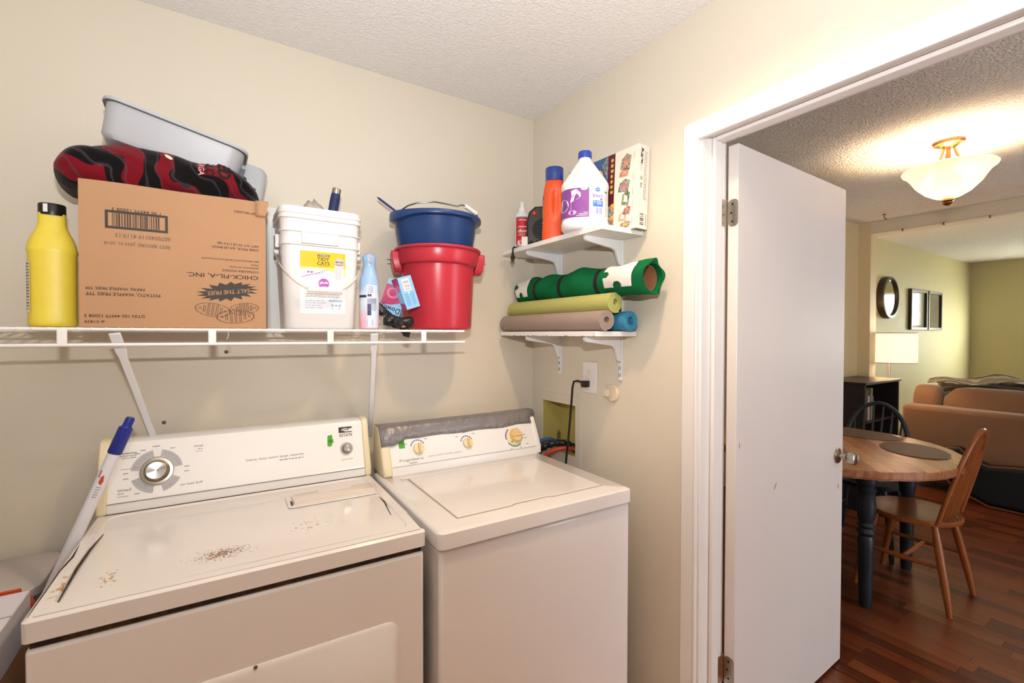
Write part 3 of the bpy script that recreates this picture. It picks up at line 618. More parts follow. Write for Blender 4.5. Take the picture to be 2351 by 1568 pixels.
# ---------- fleece blanket bulging out of the box
def blanket_mat():
    m = bpy.data.materials.new('fleece_red_black'); m.use_nodes = True; nt = m.node_tree; b = nt.nodes['Principled BSDF']
    b.inputs['Roughness'].default_value = .95; b.inputs['Sheen Weight'].default_value = .15; b.inputs['Specular IOR Level'].default_value = .1
    tc = nt.nodes.new('ShaderNodeTexCoord'); mp = nt.nodes.new('ShaderNodeMapping'); mp.inputs['Scale'].default_value = (1, .55, 1.0); mp.inputs['Rotation'].default_value = (0, .5, 0)
    nt.links.new(tc.outputs['Object'], mp.inputs[0])
    n = nt.nodes.new('ShaderNodeTexWave'); n.inputs['Scale'].default_value = 2.9; n.inputs['Distortion'].default_value = 9; n.inputs['Detail'].default_value = 2; n.inputs['Detail Scale'].default_value = 2.2
    nt.links.new(mp.outputs[0], n.inputs['Vector'])
    rp = nt.nodes.new('ShaderNodeValToRGB'); e = rp.color_ramp.elements; rp.color_ramp.interpolation = 'LINEAR'
    e[0].position = .56; e[0].color = lin('#121012'); e[1].position = .60; e[1].color = lin('#74101d')
    nt.links.new(n.outputs[0], rp.inputs[0])
    n3 = nt.nodes.new('ShaderNodeTexWave'); n3.inputs['Scale'].default_value = 7; n3.inputs['Distortion'].default_value = 14; nt.links.new(mp.outputs[0], n3.inputs['Vector'])
    mr = nt.nodes.new('ShaderNodeMapRange'); mr.inputs[1].default_value = .93; mr.inputs[2].default_value = .99; mr.inputs[4].default_value = .5; nt.links.new(n3.outputs[0], mr.inputs[0])
    mx = nt.nodes.new('ShaderNodeMix'); mx.data_type = 'RGBA'; mx.inputs[7].default_value = lin('#4a4048'); nt.links.new(mr.outputs[0], mx.inputs[0]); nt.links.new(rp.outputs[0], mx.inputs[6]); nt.links.new(mx.outputs[2], b.inputs['Base Color'])
    n2 = nt.nodes.new('ShaderNodeTexNoise'); n2.inputs['Scale'].default_value = 420; bp = nt.nodes.new('ShaderNodeBump'); bp.inputs['Strength'].default_value = .5; bp.inputs['Distance'].default_value = .003
    nt.links.new(tc.outputs['Object'], n2.inputs['Vector']); nt.links.new(n2.outputs[0], bp.inputs['Height']); nt.links.new(bp.outputs[0], b.inputs['Normal'])
    return m
FLEECE = blanket_mat()
bl = thing('fleece_blanket', 'red and black patterned fleece blanket bundled in the top of the carton', 'blanket', (-1.40, -.16, 1.80))
def fold(a, q):   # soft pleats of the bundled fleece
    return 1+.05*math.sin(a*3+q*7)+.022*math.sin(a*7-q*19)+.030*abs(math.sin(a*2.5+q*11+.6*math.sin(q*9)))-.045*math.exp(-((math.sin(a*1.5-q*6+.8))/.16)**2)
def bprof(q):     # along the roll: q 0..1 from left to right -> x, cz, ry, rz
    x = -1.636+q*.462; end = max(0, 1-((q-.5)/.5)**10)**.5
    topz = 1.868+.060*math.sin(min(1, q*2.2+.1)*PI/2)-(max(0, q-.58)**2)*.36+.003*math.sin(q*25)
    bot = 1.775+.0*q; return x, (topz+bot)/2, (.118+.006*math.sin(q*17))*end**.7, (topz-bot)/2*end
rs = []; N = 64
for k in range(N+1):
    q = .004+.992*k/N; x, cz, ry, rz = bprof(q); ring = []
    for j in range(56):
        a = 2*PI*j/56; c, s_ = math.cos(a), math.sin(a); w_ = fold(a, q)
        e_ = (abs(c)**2.4+abs(s_)**2.4)**(-1/2.4)
        y = -.165+ry*c*e_*w_; z = cz+rz*s_*e_*w_
        if x > bx0+.008 and x < bx1-.008: y = max(y, by0+.006) if z < bz1+.004 else y
        elif z < bz1+.01: y = max(y, -.265)
        ring.append((x, y, max(z, 1.772)))
    rs.append(ring)
# keep clear of the carton walls: what would sink below the rim outside the box is drawn up, inside it sags a little
rs = [[(x, y, z if (bx0+.008 < x < bx1-.008) else max(z, 1.784)) for x, y, z in r_] for r_ in rs]
mb = MB(); mb.rings(rs); fle = mb.build('fleece', FLEECE, bl, True, smooth=80)
# lettering and pale tufts woven into the fleece, laid on the front of the roll
def onroll(u, v, d=0):   # u = x, v = angle fraction: 0 at front, 1 at top
    q = (u+1.636)/.462; x, cz, ry, rz = bprof(q); a = PI+ (-v)*PI/2; c, s_ = math.cos(a), -math.sin(a)*-1
    a = PI-v*PI/2; c, s_ = math.cos(a), math.sin(a); w_ = fold(a, q); e_ = (abs(c)**2.4+abs(s_)**2.4)**(-1/2.4)
    return (x, -.165+ry*c*e_*w_-d, cz+rz*s_*e_*w_+d*.5)
def vtext(body, uc, wu, v0, v1, m):      # lettering running down the roll
    vs, fs = glyphs(body); xs = [p[0] for p in vs]; ys = [p[1] for p in vs]
    MB().add([onroll(uc+((y-min(ys))/(max(ys)-min(ys))-.5)*wu, v1-(x-min(xs))/(max(xs)-min(xs))*(v1-v0), .0022) for x, y in vs], fs).build('woven_lettering', m, bl, True, smooth=0)
vtext('TARGA', -1.322, .014, .03, .55, M('thread_pink', '#d9a9a9', .9)); vtext('BLO', -1.302, .022, .05, .55, MATTEBLACK); vtext('ED', -1.268, .030, .05, .52, MATTEBLACK)
for u, v in ((-1.50, .62), (-1.405, .30)): MB().poly(onroll, [(u, v+.10), (u+.004, v+.02), (u+.014, v-.04), (u+.020, v-.02), (u+.014, v+.05), (u+.006, v+.09)], .0024).build('pale_tuft', M('thread_cream', '#e8dcc4', .9), bl, True, smooth=0)

# ---------- grey litter pan tilted on the blanket and the hood behind it
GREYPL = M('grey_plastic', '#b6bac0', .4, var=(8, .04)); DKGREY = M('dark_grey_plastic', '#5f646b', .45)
lp = thing('litter_pan', 'light grey plastic litter pan tilted on top of the blanket', 'litter pan', (-1.384, -.165, 1.935), rot=(R(-3), R(13.5), R(0)))
mb = MB(); L0, D0 = .332, .205
out = [(L0-.05, D0-.04, .03, -.045), (L0-.024, D0-.022, .035, -.032), (L0-.010, D0-.010, .035, .045), (L0-.008, D0-.008, .035, .047), (L0+.008, D0+.008, .04, .048), (L0+.008, D0+.008, .04, .056)]
inn = [(L0-.012, D0-.012, .033, .054), (L0-.028, D0-.026, .032, -.028), (L0-.06, D0-.05, .026, -.040)]
loft(mb, out+inn, 6); mb.build('pan', GREYPL, lp, smooth=45)
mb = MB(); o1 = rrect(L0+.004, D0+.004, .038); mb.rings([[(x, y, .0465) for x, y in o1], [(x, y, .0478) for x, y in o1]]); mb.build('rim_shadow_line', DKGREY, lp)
lh = thing('litter_box_hood', 'grey litter box hood with black opening behind the tilted pan', 'litter box', (-1.26, -.098, 1.905), rot=(0, R(12), 0))
mb = MB(); loft(mb, [(.215, .125, .02, -.050), (.212, .122, .03, .045), (.195, .105, .03, .058)], 6); mb.build('hood', GREYPL, lh)
mb = MB(); loft(mb, [(.230, .145, .025, -.062), (.230, .145, .025, -.052), (.215, .13, .02, -.048)], 6); mb.build('rim', GREYPL, lh)
mb = MB(); mb.prism([(.0, -.045), (.098, -.045), (.095, -.016), (.068, -.010), (.064, .008), (.02, .02), (.0, .02)], -.004, .004, lambda u, v, d: (u-.012, -.0635-d, v)); mb.build('opening', BLACK, lh, smooth=0)
mb = MB(); mb.prism([(.035, -.004), (.085, -.012), (.085, -.005), (.045, .012)], .002, .010, lambda u, v, d: (u-.03, -.0635-d, v)); mb.box(.030, .044, -.075, -.062, .0, .03); mb.build('latch', DKGREY, lh, bevel=.001)

# ---------- white tub hidden behind, tidy pail in front
wt_ = thing('plastic_tub', 'white plastic tub squeezed between the carton and the cat litter pail', 'tub', (-1.083, -.055, SB))
mb = MB(); loft(mb, [(.130, .072, .015, 0), (.140, .078, .015, .36), (.146, .08, .015, .365), (.146, .08, .015, .40), (.135, .075, .015, .405)], 5); mb.build('tub', M('tub_white', '#dcdfdc', .4), wt_)
MB().rect(fY(-.0395), -.005, .13, .045, .25, .0008).build('label', M('label_gold', '#d9b53a', .5), wt_, smooth=0)
tp = thing('cat_litter_pail', 'white plastic cat litter pail with yellow label and carrying handle', 'pail', (-1.0085, -.197, SB))
mb = MB(); PW = M('pail_white', '#e9e9ea', .3, var=(8, .02))
dz = .2
def ps(w_, z): return (w_, w_-.052, .032, z)
loft(mb, [(.200, .148, .03, 0), ps(.209, .006), ps(.230, .255), ps(.240, .257), ps(.241, .260), ps(.232, .262), ps(.233, .295), ps(.243, .297), ps(.244, .300), ps(.234, .302), ps(.237, .335)], 7)
pail = mb.build('pail', PW, tp, smooth=40)
mb = MB(); loft(mb, [ps(.241, .335), ps(.247, .337), ps(.247, .342), ps(.243, .344), ps(.243, .350), ps(.248, .352), ps(.248, .358), ps(.244, .360), ps(.244, .368), ps(.238, .373)], 7); mb.build('lid', PW, tp, smooth=40)
mb = MB()
for xx in (-.058, .045): mb.box(xx-.002, xx+.002, -.100, -.088, .262, .296)
mb.box(-.058, .045, -.096, -.088, .262, .296); mb.build('rib_panel', PW, pail, bevel=.001)
for sx in (-1, 1):
    mb = MB(); mb.box(sx*.117, sx*.128, -.045, -.012, .250, .290); mb.cyl((sx*.117, -.028, .238), (sx*.131, -.028, .238), .008, n=14); mb.build('handle_lug', PW, pail, bevel=.001)
pts = []
for k in range(25):
    a = PI*k/24; c, s_ = math.cos(a), math.sin(a); pts.append((-.130*c, -.028-.092*s_**.7-.004*s_, .238-.122*s_**1.1))
mb = MB(); rs = []
for k, p in enumerate(pts):
    rs.append([(p[0]+dx, p[1]+dy, p[2]+dz_) for dx, dy, dz_ in ((0, -.002, -.0035), (0, -.002, .0035), (0, .002, .0035), (0, .002, -.0035))])
mb.rings(rs); bail = mb.build('bail', M('bail_white', '#e6e2da', .4), tp, smooth=60)
gp = [p for p in pts if abs(p[0]) < .055]; mb = MB(); mb.box(gp[0][0], gp[-1][0], -.130, -.118, .112, .127)
for k in range(10): mb.box(gp[0][0]+.002+k*.0101, gp[0][0]+.009+k*.0101, -.1315, -.1165, .114, .125)
mb.build('grip', PW, bail, bevel=.0012)
# label on the tapered front face
def pf(u, v, d=0): return (u, -(.078+.0105*(v-.006)/.25)-d, v)
mb = MB(); YL = M('label_yellow', '#f2c620', .45); LW = M('label_white', '#f3f1f4', .45); PUR = M('label_purple', '#b055c0', .5); LBL = M('label_pale_blue', '#a9c6ea', .5)
mb.rect(pf, -.064, .048, .070, .240, .0006, 0); mb.rect(pf, -.064, .192, .070, .240, .0010, 1)
YL2 = M('label_yellow_pale', '#f6dd86', .45); mb.poly(pf, [(-.064, .192), (-.064, .184), (-.03, .189), (.0, .186), (.03, .180), (.05, .172), (.070, .165), (.070, .192)], .0010, 5)
mb.rect(pf, -.013, .226, .022, .232, .0014, 3); mb.text(pf, 'PURINA', -.008, .020, .229, .0042, .0018, 0)
mb.disc(pf, -.012, .229, .003, None, .0018, 6, 8)
mb.text(pf, 'TIDY', -.015, .021, .2175, .011, .0014, 3); mb.text(pf, 'CATS', -.015, .022, .2045, .011, .0014, 3); mb.rect(pf, -.010, .196, .018, .1975, .0014, 7)
mb.disc(pf, .051, .211, .0145, None, .0016, 8, 24); mb.text(pf, 'AMMO BLOCKER', .039, .063, .212, .005, .002, 3); mb.rect(pf, .039, .2025, .063, .2045, .002, 6)
mb.poly(pf, [(.037, .205), (.037, .152), (.064, .152), (.064, .205), (.06, .2), (.041, .2)], .0012, 0); mb.lines(pf, .039, .063, .156, .195, 12, .0016, 9, .35, 3)
mb.text(pf, 'LightWeight', -.018, .028, .172, .008, .0012, 4); mb.poly(pf, [(-.004, .182), (.008, .184), (.020, .188), (.014, .182), (.004, .180)], .0012, 4)
for k in range(7): a = -.06+k*.009; mb.rect(pf, a, .160+k*.0028, a+.009, .162+k*.0028, .0012, 2)
for u in (-.045, -.035): mb.poly(pf, [(u, .174), (u+.003, .180), (u+.007, .177), (u+.008, .181), (u+.009, .176), (u+.005, .173)], .0012, 2)
mb.disc(pf, .005, .142, .016, None, .0012, 2, 24); mb.text(pf, 'glade', -.008, .018, .144, .011, .0018, 0); mb.disc(pf, .005, .131, .009, .002, .0018, 0, 10)
mb.lines(pf, -.048, .060, .098, .110, 3, .0012, 3, .3, 6, .1); mb.lines(pf, -.048, .012, .062, .092, 4, .0012, 4, .25, 7, .3)
mb.rect(pf, .020, .086, .062, .092, .0012, 4)
for u in (.031, .053): mb.disc(pf, u, .074, .005, None, .0012, 4, 10); mb.rect(pf, u-.003, .062, u+.003, .066, .0012, 4)
mb.disc(pf, .042, .074, .003, None, .0012, 9, 10)
mb.build('label', [LW, YL, PUR, INK, LBL, YL2, M('label_red', '#c8414a', .5), M('label_ochre', '#b8922c', .5), M('label_silver', '#c9c9c9', .35, metal=.4), GREYINK], tp, smooth=0, label='yellow and white printed brand label')
# ---------- things on the pail lid
LID = SB+.373
nb = thing('tool_handle', 'navy blue rubber handle with steel collar lying on the litter pail', 'handle', (-.962, -.20, LID+.001), rot=(R(4), R(9), 0))
mb = MB(); mb.lathe([(.0165, 0), (.0165, .004), (.0155, .02), (.0158, .05), (.0150, .074), (.0135, .078)], n=24); mb.build('rubber_grip', NAVY, nb)
mb = MB(); mb.lathe([(.0138, .077), (.0142, .078), (.0142, .094), (.0130, .0955), (.0115, .095), (.0110, .086)], n=24); mb.build('collar', CHROME, nb)
mb = MB(); mb.box(-.003, .003, -.0172, -.0140, .012, .062); mb.build('grip_rib', NAVY, nb, bevel=.0015)
mb = MB(); rg = random.Random(11); rs = []
for k in range(8):
    q = k/7; rs.append([(-.035+.075*q+.004*rg.uniform(-1, 1), .030*math.cos(2*PI*j/12)*(.35+math.sin(PI*q))*rg.uniform(.7, 1), .002+max(0, .022*(math.sin(2*PI*j/12)+.6)*(.3+math.sin(PI*q))*rg.uniform(.7, 1.2))) for j in range(12)])
mb.rings(rs); pb = mb.build('plastic_bag', M('clear_film', '#ede8de', .18, trans=.75, spec=.8, ior=1.15), smooth=15); pb.location = (-1.022, -.20, LID+.0002)
tag(pb, 'crumpled clear plastic bag lying on the litter pail lid', 'bag')
# ---------- spray can
sp = thing('air_freshener_can', 'slim pale blue air freshener spray can beside the cat litter pail', 'spray can', (-.857, -.264, SB), R(-6))
def can_mat():
    m = M('can_sky_print', '#a9cdf0', .25); nt = m.node_tree; b = nt.nodes['Principled BSDF']; tc = nt.nodes.new('ShaderNodeTexCoord'); sx_ = nt.nodes.new('ShaderNodeSeparateXYZ'); nt.links.new(tc.outputs['Object'], sx_.inputs[0])
    n = nt.nodes.new('ShaderNodeTexNoise'); n.inputs['Scale'].default_value = 22; nt.links.new(tc.outputs['Object'], n.inputs['Vector'])
    a = nt.nodes.new('ShaderNodeMath'); a.operation = 'MULTIPLY_ADD'; a.inputs[1].default_value = .09; nt.links.new(n.outputs[0], a.inputs[0]); nt.links.new(sx_.outputs[2], a.inputs[2])
    rp = nt.nodes.new('ShaderNodeValToRGB'); e = rp.color_ramp.elements; mr = nt.nodes.new('ShaderNodeMapRange'); mr.inputs[1].default_value = .045; mr.inputs[2].default_value = .29; nt.links.new(a.outputs[0], mr.inputs[0]); nt.links.new(mr.outputs[0], rp.inputs[0])
    e[0].position = 0; e[0].color = lin('#f3b6cb'); e[1].position = 1; e[1].color = lin('#8fbbe6')
    for p_, c_ in ((.13, '#f1c3d6'), (.25, '#d5def2'), (.42, '#dfe9f5'), (.55, '#a9c8ec'), (.68, '#9cc2ec')): x_ = e.new(p_); x_.color = lin(c_)
    nt.links.new(rp.outputs[0], b.inputs['Base Color']); return m
mb = MB(); mb.lathe([(.028, 0), (.0315, .002), (.0315, .150), (.030, .165), (.024, .186), (.0195, .203), (.0185, .210), (.0205, .222), (.0225, .232), (.0215, .242), (.015, .249), (.004, .251)], n=32); mb.build('can', can_mat(), sp, smooth=50)
cf = lambda u, v, d=0: ((.0316+d)*math.sin(u), -(.0316+d)*math.cos(u), v)
mb = MB(); mb.rect(cf, -.45, .006, .75, .145, .0003, 0, 10); mb.rect(cf, -1.5, .104, -.45, .112, .0005, 1, 6); mb.rect(cf, -.35, .045, .02, .083, .0006, 1, 3); mb.lines(cf, -.35, .6, .085, .102, 9, .0006, 2, .4, 4, .1)
mb.lines(cf, -.35, .7, .060, .10, 14, .0006, 2, .35, 5, .1); mb.barcode(cf, -.38, .18, .010, .034, 14, .0007, 2, 3, vertical=False); mb.rect(cf, -.33, .107, .05, .115, .0006, 1, 3); mb.disc(cf, -.12, .111, .06, .003, .0009, 3, 8); mb.lines(cf, -.3, .3, .118, .142, 5, .0006, 2, .4, 9)
mb.build('label', [M('can_label', '#cfe0f4', .35), NAVY, M('violet_grey_ink', '#6d7096', .5), M('label_red', '#c8414a')], sp, smooth=0)
mb = MB(); mb.prism(rrect(.010, .020, .002, 3, 0, .229), .017, .0235, lambda u, v, d: (u+.002, -d, v)); mb.build('trigger', M('mauve_plastic', '#b79fb6', .4), sp)
MB().lathe([(.0165, .247), (.013, .2515), (.003, .2525)], n=24).build('cap_ring', M('pink_cap', '#d47f9f', .4), sp)

# ---------- red and blue buckets
RED = M('red_plastic', '#bb3040', .28, var=(12, .05)); BLU = M('blue_plastic', '#1f3f74', .36, var=(12, .05))
cxr, cyr = -.567, -.168
rb = thing('red_bucket', 'red plastic bucket at the right end of the wire shelf', 'bucket', (cxr, cyr, SB), R(20))
mb = MB(); mb.lathe([(.118, 0), (.126, .006), (.128, .014), (.139, .235), (.1395, .238), (.151, .243), (.154, .248), (.156, .290), (.158, .292), (.1635, .294), (.1655, .298), (.1635, .303), (.158, .304), (.152, .300), (.150, .250), (.136, .236), (.124, .012), (.115, .010)], n=56); mb.build('bucket', RED, rb)
for a in (R(165-20), R(-15-20)):
    Xm = Matrix.Rotation(a, 4, 'Z'); mb = MB()
    poly_ = [(-.038, .292), (-.044, .262), (-.036, .222), (-.022, .212), (.022, .212), (.036, .222), (.044, .262), (.038, .292)]
    mb.prism(poly_, .146, .178, lambda u, v, d: tuple(Xm @ Vector((d-(.0 if v > .23 else .012), u, v)))); mb.build('handle_ear', RED, rb, bevel=.006, seg=3)
hp = []
for k in range(25):
    a = PI*k/24; hp.append((.170*math.cos(a), .162*math.sin(a)*.95, .262+.004*math.sin(a)))
Xm = Matrix.Rotation(R(-35), 4, 'Z'); hp = [tuple(Xm @ Vector(p)) for p in hp]
MB().tube([tuple(Xm @ Vector((.190, 0, .262)))]+hp+[tuple(Xm @ Vector((-.19, 0, .262)))], .0022, 8).build('bail', STEEL, rb, label='thin steel wire handle')
bb = thing('blue_bucket', 'navy blue plastic bucket with pouring lip nested inside the red one', 'bucket', (cxr-.004, cyr, SB+.120), R(0))
rs = []; n = 64
prof = [(.105, 0), (.112, .006), (.150, .283), (.151, .285), (.158, .287), (.169, .289), (.170, .293), (.1695, .302), (.168, .304), (.158, .2985), (.150, .292), (.147, .28), (.108, .012), (.102, .010)]
for r_, z in prof:
    ring = []
    for k in range(n):
        a = 2*PI*k/n; d = abs((a-R(188)+PI) % (2*PI)-PI); lip = math.exp(-(d/.40)**2); rr = r_; zz = z
        if z > .25: rr += lip*.016*min(1, (z-.25)/.03); zz += lip*(-.018 if .28 < z < .295 else 0)
        ring.append((rr*math.cos(a), rr*math.sin(a), zz))
    rs.append(ring)
mb = MB(); mb.rings(rs); mb.build('bucket', BLU, bb, smooth=45)
_bo = bb.location
pts = [tuple(Vector(p)-_bo) for p in ((-.730, -.225, 1.860), (-.722, -.265, 1.866), (-.702, -.29, 1.872), (-.638, -.31, 1.8815), (-.587, -.312, 1.8795), (-.553, -.31, 1.8785), (-.534, -.308, 1.887), (-.520, -.305, 1.886), (-.464, -.285, 1.8705), (-.450, -.272, 1.862))]
MB().tube(pts, .0027, 8).build('bail', STEEL, bb, label='bent steel wire handle')
a = Vector(pts[7]); g = Vector(pts[8])-a; mb = MB(); mb.tube([a, a+g], .0082, 12); mb.build('grip', WHITE, bb, bevel=.001, label='white plastic grip')
pn = thing('pen', 'thin dark blue pen poking out behind the blue bucket', 'pen', (-.779, -.100, 1.926))
MB().tube([(.004, -.001, -.003), (.115, -.018, -.078)], .0045, 8).build('barrel', M('pen_blue', '#24236b', .35), pn)
MB().tube([(-.002, 0, .001), (.010, -.002, -.007)], [.0018, .0042], 8).build('tip', BLACK, pn)
# ---------- dryer sheet cartons and clutter in front of the red bucket
DB = M('carton_sky', '#8fc6f0', .4); DP = M('carton_magenta', '#b03a6c', .4, var=(25, .4, '#d98fae'))
def carton(name, lab, loc, rot, dims, faces):
    t_ = thing(name, lab, 'carton', loc, rot=rot); w_, d_, h_ = dims
    MB().box(-w_/2, w_/2, -d_/2, d_/2, 0, h_).build('carton', DB, t_, bevel=.0008); return t_
c1 = carton('dryer_sheet_carton', 'light blue dryer sheet carton with barcode tipped against the red bucket', (-.718, -.283, SB+.072), (R(-6), R(-17), R(14)), (.056, .036, .112), None)
ff = lambda u, v, d=0: (u, -.018-d, v); mb = MB(); mb.rect(ff, -.016, .062, .014, .104, .0005, 0); mb.barcode(ff, -.012, .011, .066, .098, 9, .0009, 1, 5, vertical=False)
mb.lines(ff, -.02, -.002, .012, .055, 14, .0006, 2, .35, 2); mb.lines(ff, .004, .022, .012, .055, 14, .0006, 2, .35, 3); mb.disc(ff, -.001, .056, .003, None, .0007, 0, 10); mb.build('print', [WHITE, GREYINK, M('carton_blue_ink', '#4f8ec4', .5)], c1, smooth=0)
fs_ = lambda u, v, d=0: (-.028-d, -u, v); mb = MB(); mb.poly(fs_, [(-.018, .082), (.018, .082), (.018, .112), (-.018, .112)], .0005, 0); mb.poly(fs_, [(-.018, 0), (.018, 0), (.018, .018), (.0, .028), (-.018, .020)], .0005, 0); mb.disc(fs_, .004, .075, .010, .012, .0006, 1, 14); mb.build('side_print', [DP, M('carton_rose', '#d77a9c', .4)], c1, smooth=0)
c2 = carton('softener_carton', 'pink and blue fabric softener carton wedged behind the barcode carton', (-.778, -.238, SB+.058), (R(4), R(20), R(-30)), (.075, .040, .115), None)
mb = MB(); ff = lambda u, v, d=0: (u, -.020-d, v); mb.poly(ff, [(-.0375, .022), (.0, .030), (.0375, .050), (.0375, .095), (-.0375, .095)], .0005, 0); mb.text(ff, 'Downy', -.034, .034, .018, .024, .0009, 1, flip=True); mb.disc(ff, -.008, .07, .022, .020, .0009, 2, 16, 0, 2*PI, .6); mb.build('print', [DP, INK, M('carton_rose', '#d77a9c')], c2, smooth=0)
bk = thing('plastic_gadget', 'glossy black plastic gadget with amber lens lying under the cartons', 'gadget', (-.772, -.272, SB), R(0))
mb = MB(); rs = []
for k in range(13):
    q = k/12; x = -.042+.100*q; r_ = .012+.009*math.sin(PI*q)+.004*math.sin(q*9); rs.append([(x, -.012+.9*r_*math.cos(2*PI*j/14), .026+.004*math.sin(q*7)+r_*math.sin(2*PI*j/14)) for j in range(14)])
mb.rings(rs); mb.build('housing', BLACK, bk, smooth=60)
mb = MB(); mb.lathe([(.002, .0), (.016, .001), (.0185, .004), (.016, .008), (.004, .010)], (-.0, -.034, .024), 20, X=Matrix.Rotation(R(90), 4, 'X')); mb.build('lens_ring', BLACK, bk)
mb = MB(); mb.lathe([(.030, 0), (.028, .003), (.015, .006), (.002, .0065)], (.018, -.020, .016), 24, X=Matrix.Rotation(R(95), 4, 'X'), sy=.42); mb.build('lens', M('amber_lens', '#b98560', .12, coat=.5), bk)
MB().tube([(-.015, -.018, .010), (.018, -.022, .004), (.052, -.014, .012), (.058, -.008, .03)], [.004, .004, .006, .008], 8).build('strap', BLACK, bk)
MB().tube([(.028, -.006, .006), (.040, -.010, -.018), (.046, -.010, -.028)], [.016, .014, .002], 10).build('hanging_tab', BLACK, bk)
br = thing('hair_brush', 'black hairbrush with clear bristles lying beside the spray can', 'hairbrush', (-.812, -.258, SB), R(0))
mb = MB(); mb.tube([(-.016, .0, .085), (-.004, -.004, .062), (.012, -.008, .052), (.030, -.006, .046)], [.010, .017, .014, .008], 12); mb.build('handle', BLACK, br, smooth=60)
CLR = M('clear_bristle', '#e4e8ea', .15, trans=.4)
for k in range(11):
    a = R(100+k*15); MB().tube([(.012, -.014, .026), (.012+.030*math.cos(a), -.022, .026+.026*math.sin(a))], [.0016, .0009], 6).build('bristle', CLR, br)
# =====================================================  CORNER SHELVES ON THE RIGHT WALL
SHW = M('shelf_melamine', '#f0eeec', .4, var=(5, .02)); CHIP = M('chipped_particleboard', '#8b7a6a', .9, var=(90, .5))
for y in (-.217, -.582):
    st = thing('shelf_standard', 'white slotted steel shelf track nearer the room corner' if y > -.4 else 'white slotted steel shelf track nearer the door', 'shelf track', (0, y, 1.244), group='shelf tracks on the right wall')
    MB().box(-.010, 0, -.008, .008, 0, .60).build('track', METALW, st, bevel=.001)
    mb = MB()
    for k in range(22):
        for s_ in (-1, 1): mb.box(-.0106, -.0098, s_*.0035-.0009, s_*.0035+.0009, .012+k*.027, .026+k*.027)
    mb.build('slots', MATTEBLACK, st, smooth=0)
poly_ = [(-.011, 0), (-.186, 0), (-.1885, -.006), (-.187, -.014), (-.180, -.019), (-.060, -.034), (-.044, -.038), (-.036, -.047), (-.022, -.088), (-.016, -.094), (-.011, -.094)]
for nm, z, y0, y1 in (('upper', 1.788, -.686, -.050), ('lower', 1.428, -.657, -.036)):
    sf = thing('wall_shelf', 'upper white corner shelf holding bottles and a toy box' if nm == 'upper' else 'lower white corner shelf holding the rolled mats', 'shelf', (-.1, (y0+y1)/2, z-.018), group='white corner shelves')
    MB().box(-.202, -.003, y0, y1, z-.018, z).build('board', SHW, sf, True, bevel=.001)
    if nm == 'lower':
        mb = MB(); rg = random.Random(21); yy = y0+.004
        while yy < y1-.02:
            l = rg.uniform(.006, .022); h = rg.uniform(.0008, .0032); mb.box(-.2028, -.2015, yy, yy+l, z-.0182, z-.0182+h); yy += l+rg.uniform(.002, .02)
        mb.build('chipped_edge', CHIP, sf, True, smooth=0, label='chipped lower edge')
    for y in (-.217, -.582):
        mb = MB(); mb.prism(poly_, -.0062, .0062, lambda u, v, d, y=y, z=z: (u, y+d, z-.0185+v)); mb.build('bracket', METALW, sf, True, bevel=.0015)
US, LS = 1.788, 1.428
def cyl_map(cx, cy, rx, ry, ang, z0, e=2):
    """curved label map: u = angle to the right of the camera-facing direction"""
    def fm(u, v, d=0):
        a = ang+u; c, s_ = math.cos(a), math.sin(a); q = 1 if e == 2 else (abs(c)**e+abs(s_)**e)**(-1/e)
        return (cx+(rx*q+d)*c, cy+(ry*q+d)*s_, z0+v)
    return fm
def facing(x, y): return math.atan2(-1.8347-y, -1.2937-x)
# ---------- duster can
dc = thing('duster_can', 'red and white compressed air duster can in the corner of the upper shelf', 'spray can', (-.122, -.088, US))
mb = MB(); mb.lathe([(.030, 0), (.0325, .002), (.0325, .155), (.031, .163), (.026, .172), (.017, .180), (.010, .183)], n=32); mb.build('can', M('can_white', '#e8e8ec', .25), dc)
mb = MB(); mb.lathe([(.0165, .180), (.017, .182), (.0155, .196), (.010, .198), (.0095, .220), (.0075, .224), (.004, .2245)], n=20); mb.build('nozzle', WHITE, dc)
fa = facing(-.122, -.088); fm = cyl_map(0, 0, .0327, .0327, fa, 0); mb = MB(); RD = M('label_scarlet', '#c4262c', .4)
mb.rect(fm, -1.0, .030, 1.6, .148, .0003, 0, 14); mb.rect(fm, -1.0, .148, 1.6, .153, .0003, 2, 14); mb.rect(fm, -1.0, .010, 1.6, .030, .0003, 2, 14); mb.text(fm, 'OfficeMax', -.55, .75, .138, .006, .0008, 1); mb.text(fm, 'cleaning', -.55, .85, .107, .011, .0008, 1); mb.text(fm, 'dust', -.55, .75, .090, .016, .0008, 1)
mb.lines(fm, -.55, .6, .066, .078, 2, .0008, 1, .25, 3); mb.disc(fm, -.25, .036, .42, .013, .0008, 1, 20); mb.disc(fm, -.25, .036, .3, .009, .001, 3, 16); mb.build('label', [RD, WHITE, M('label_grey', '#8d9094', .4), M('label_pink', '#e79aa6', .4)], dc, smooth=0)
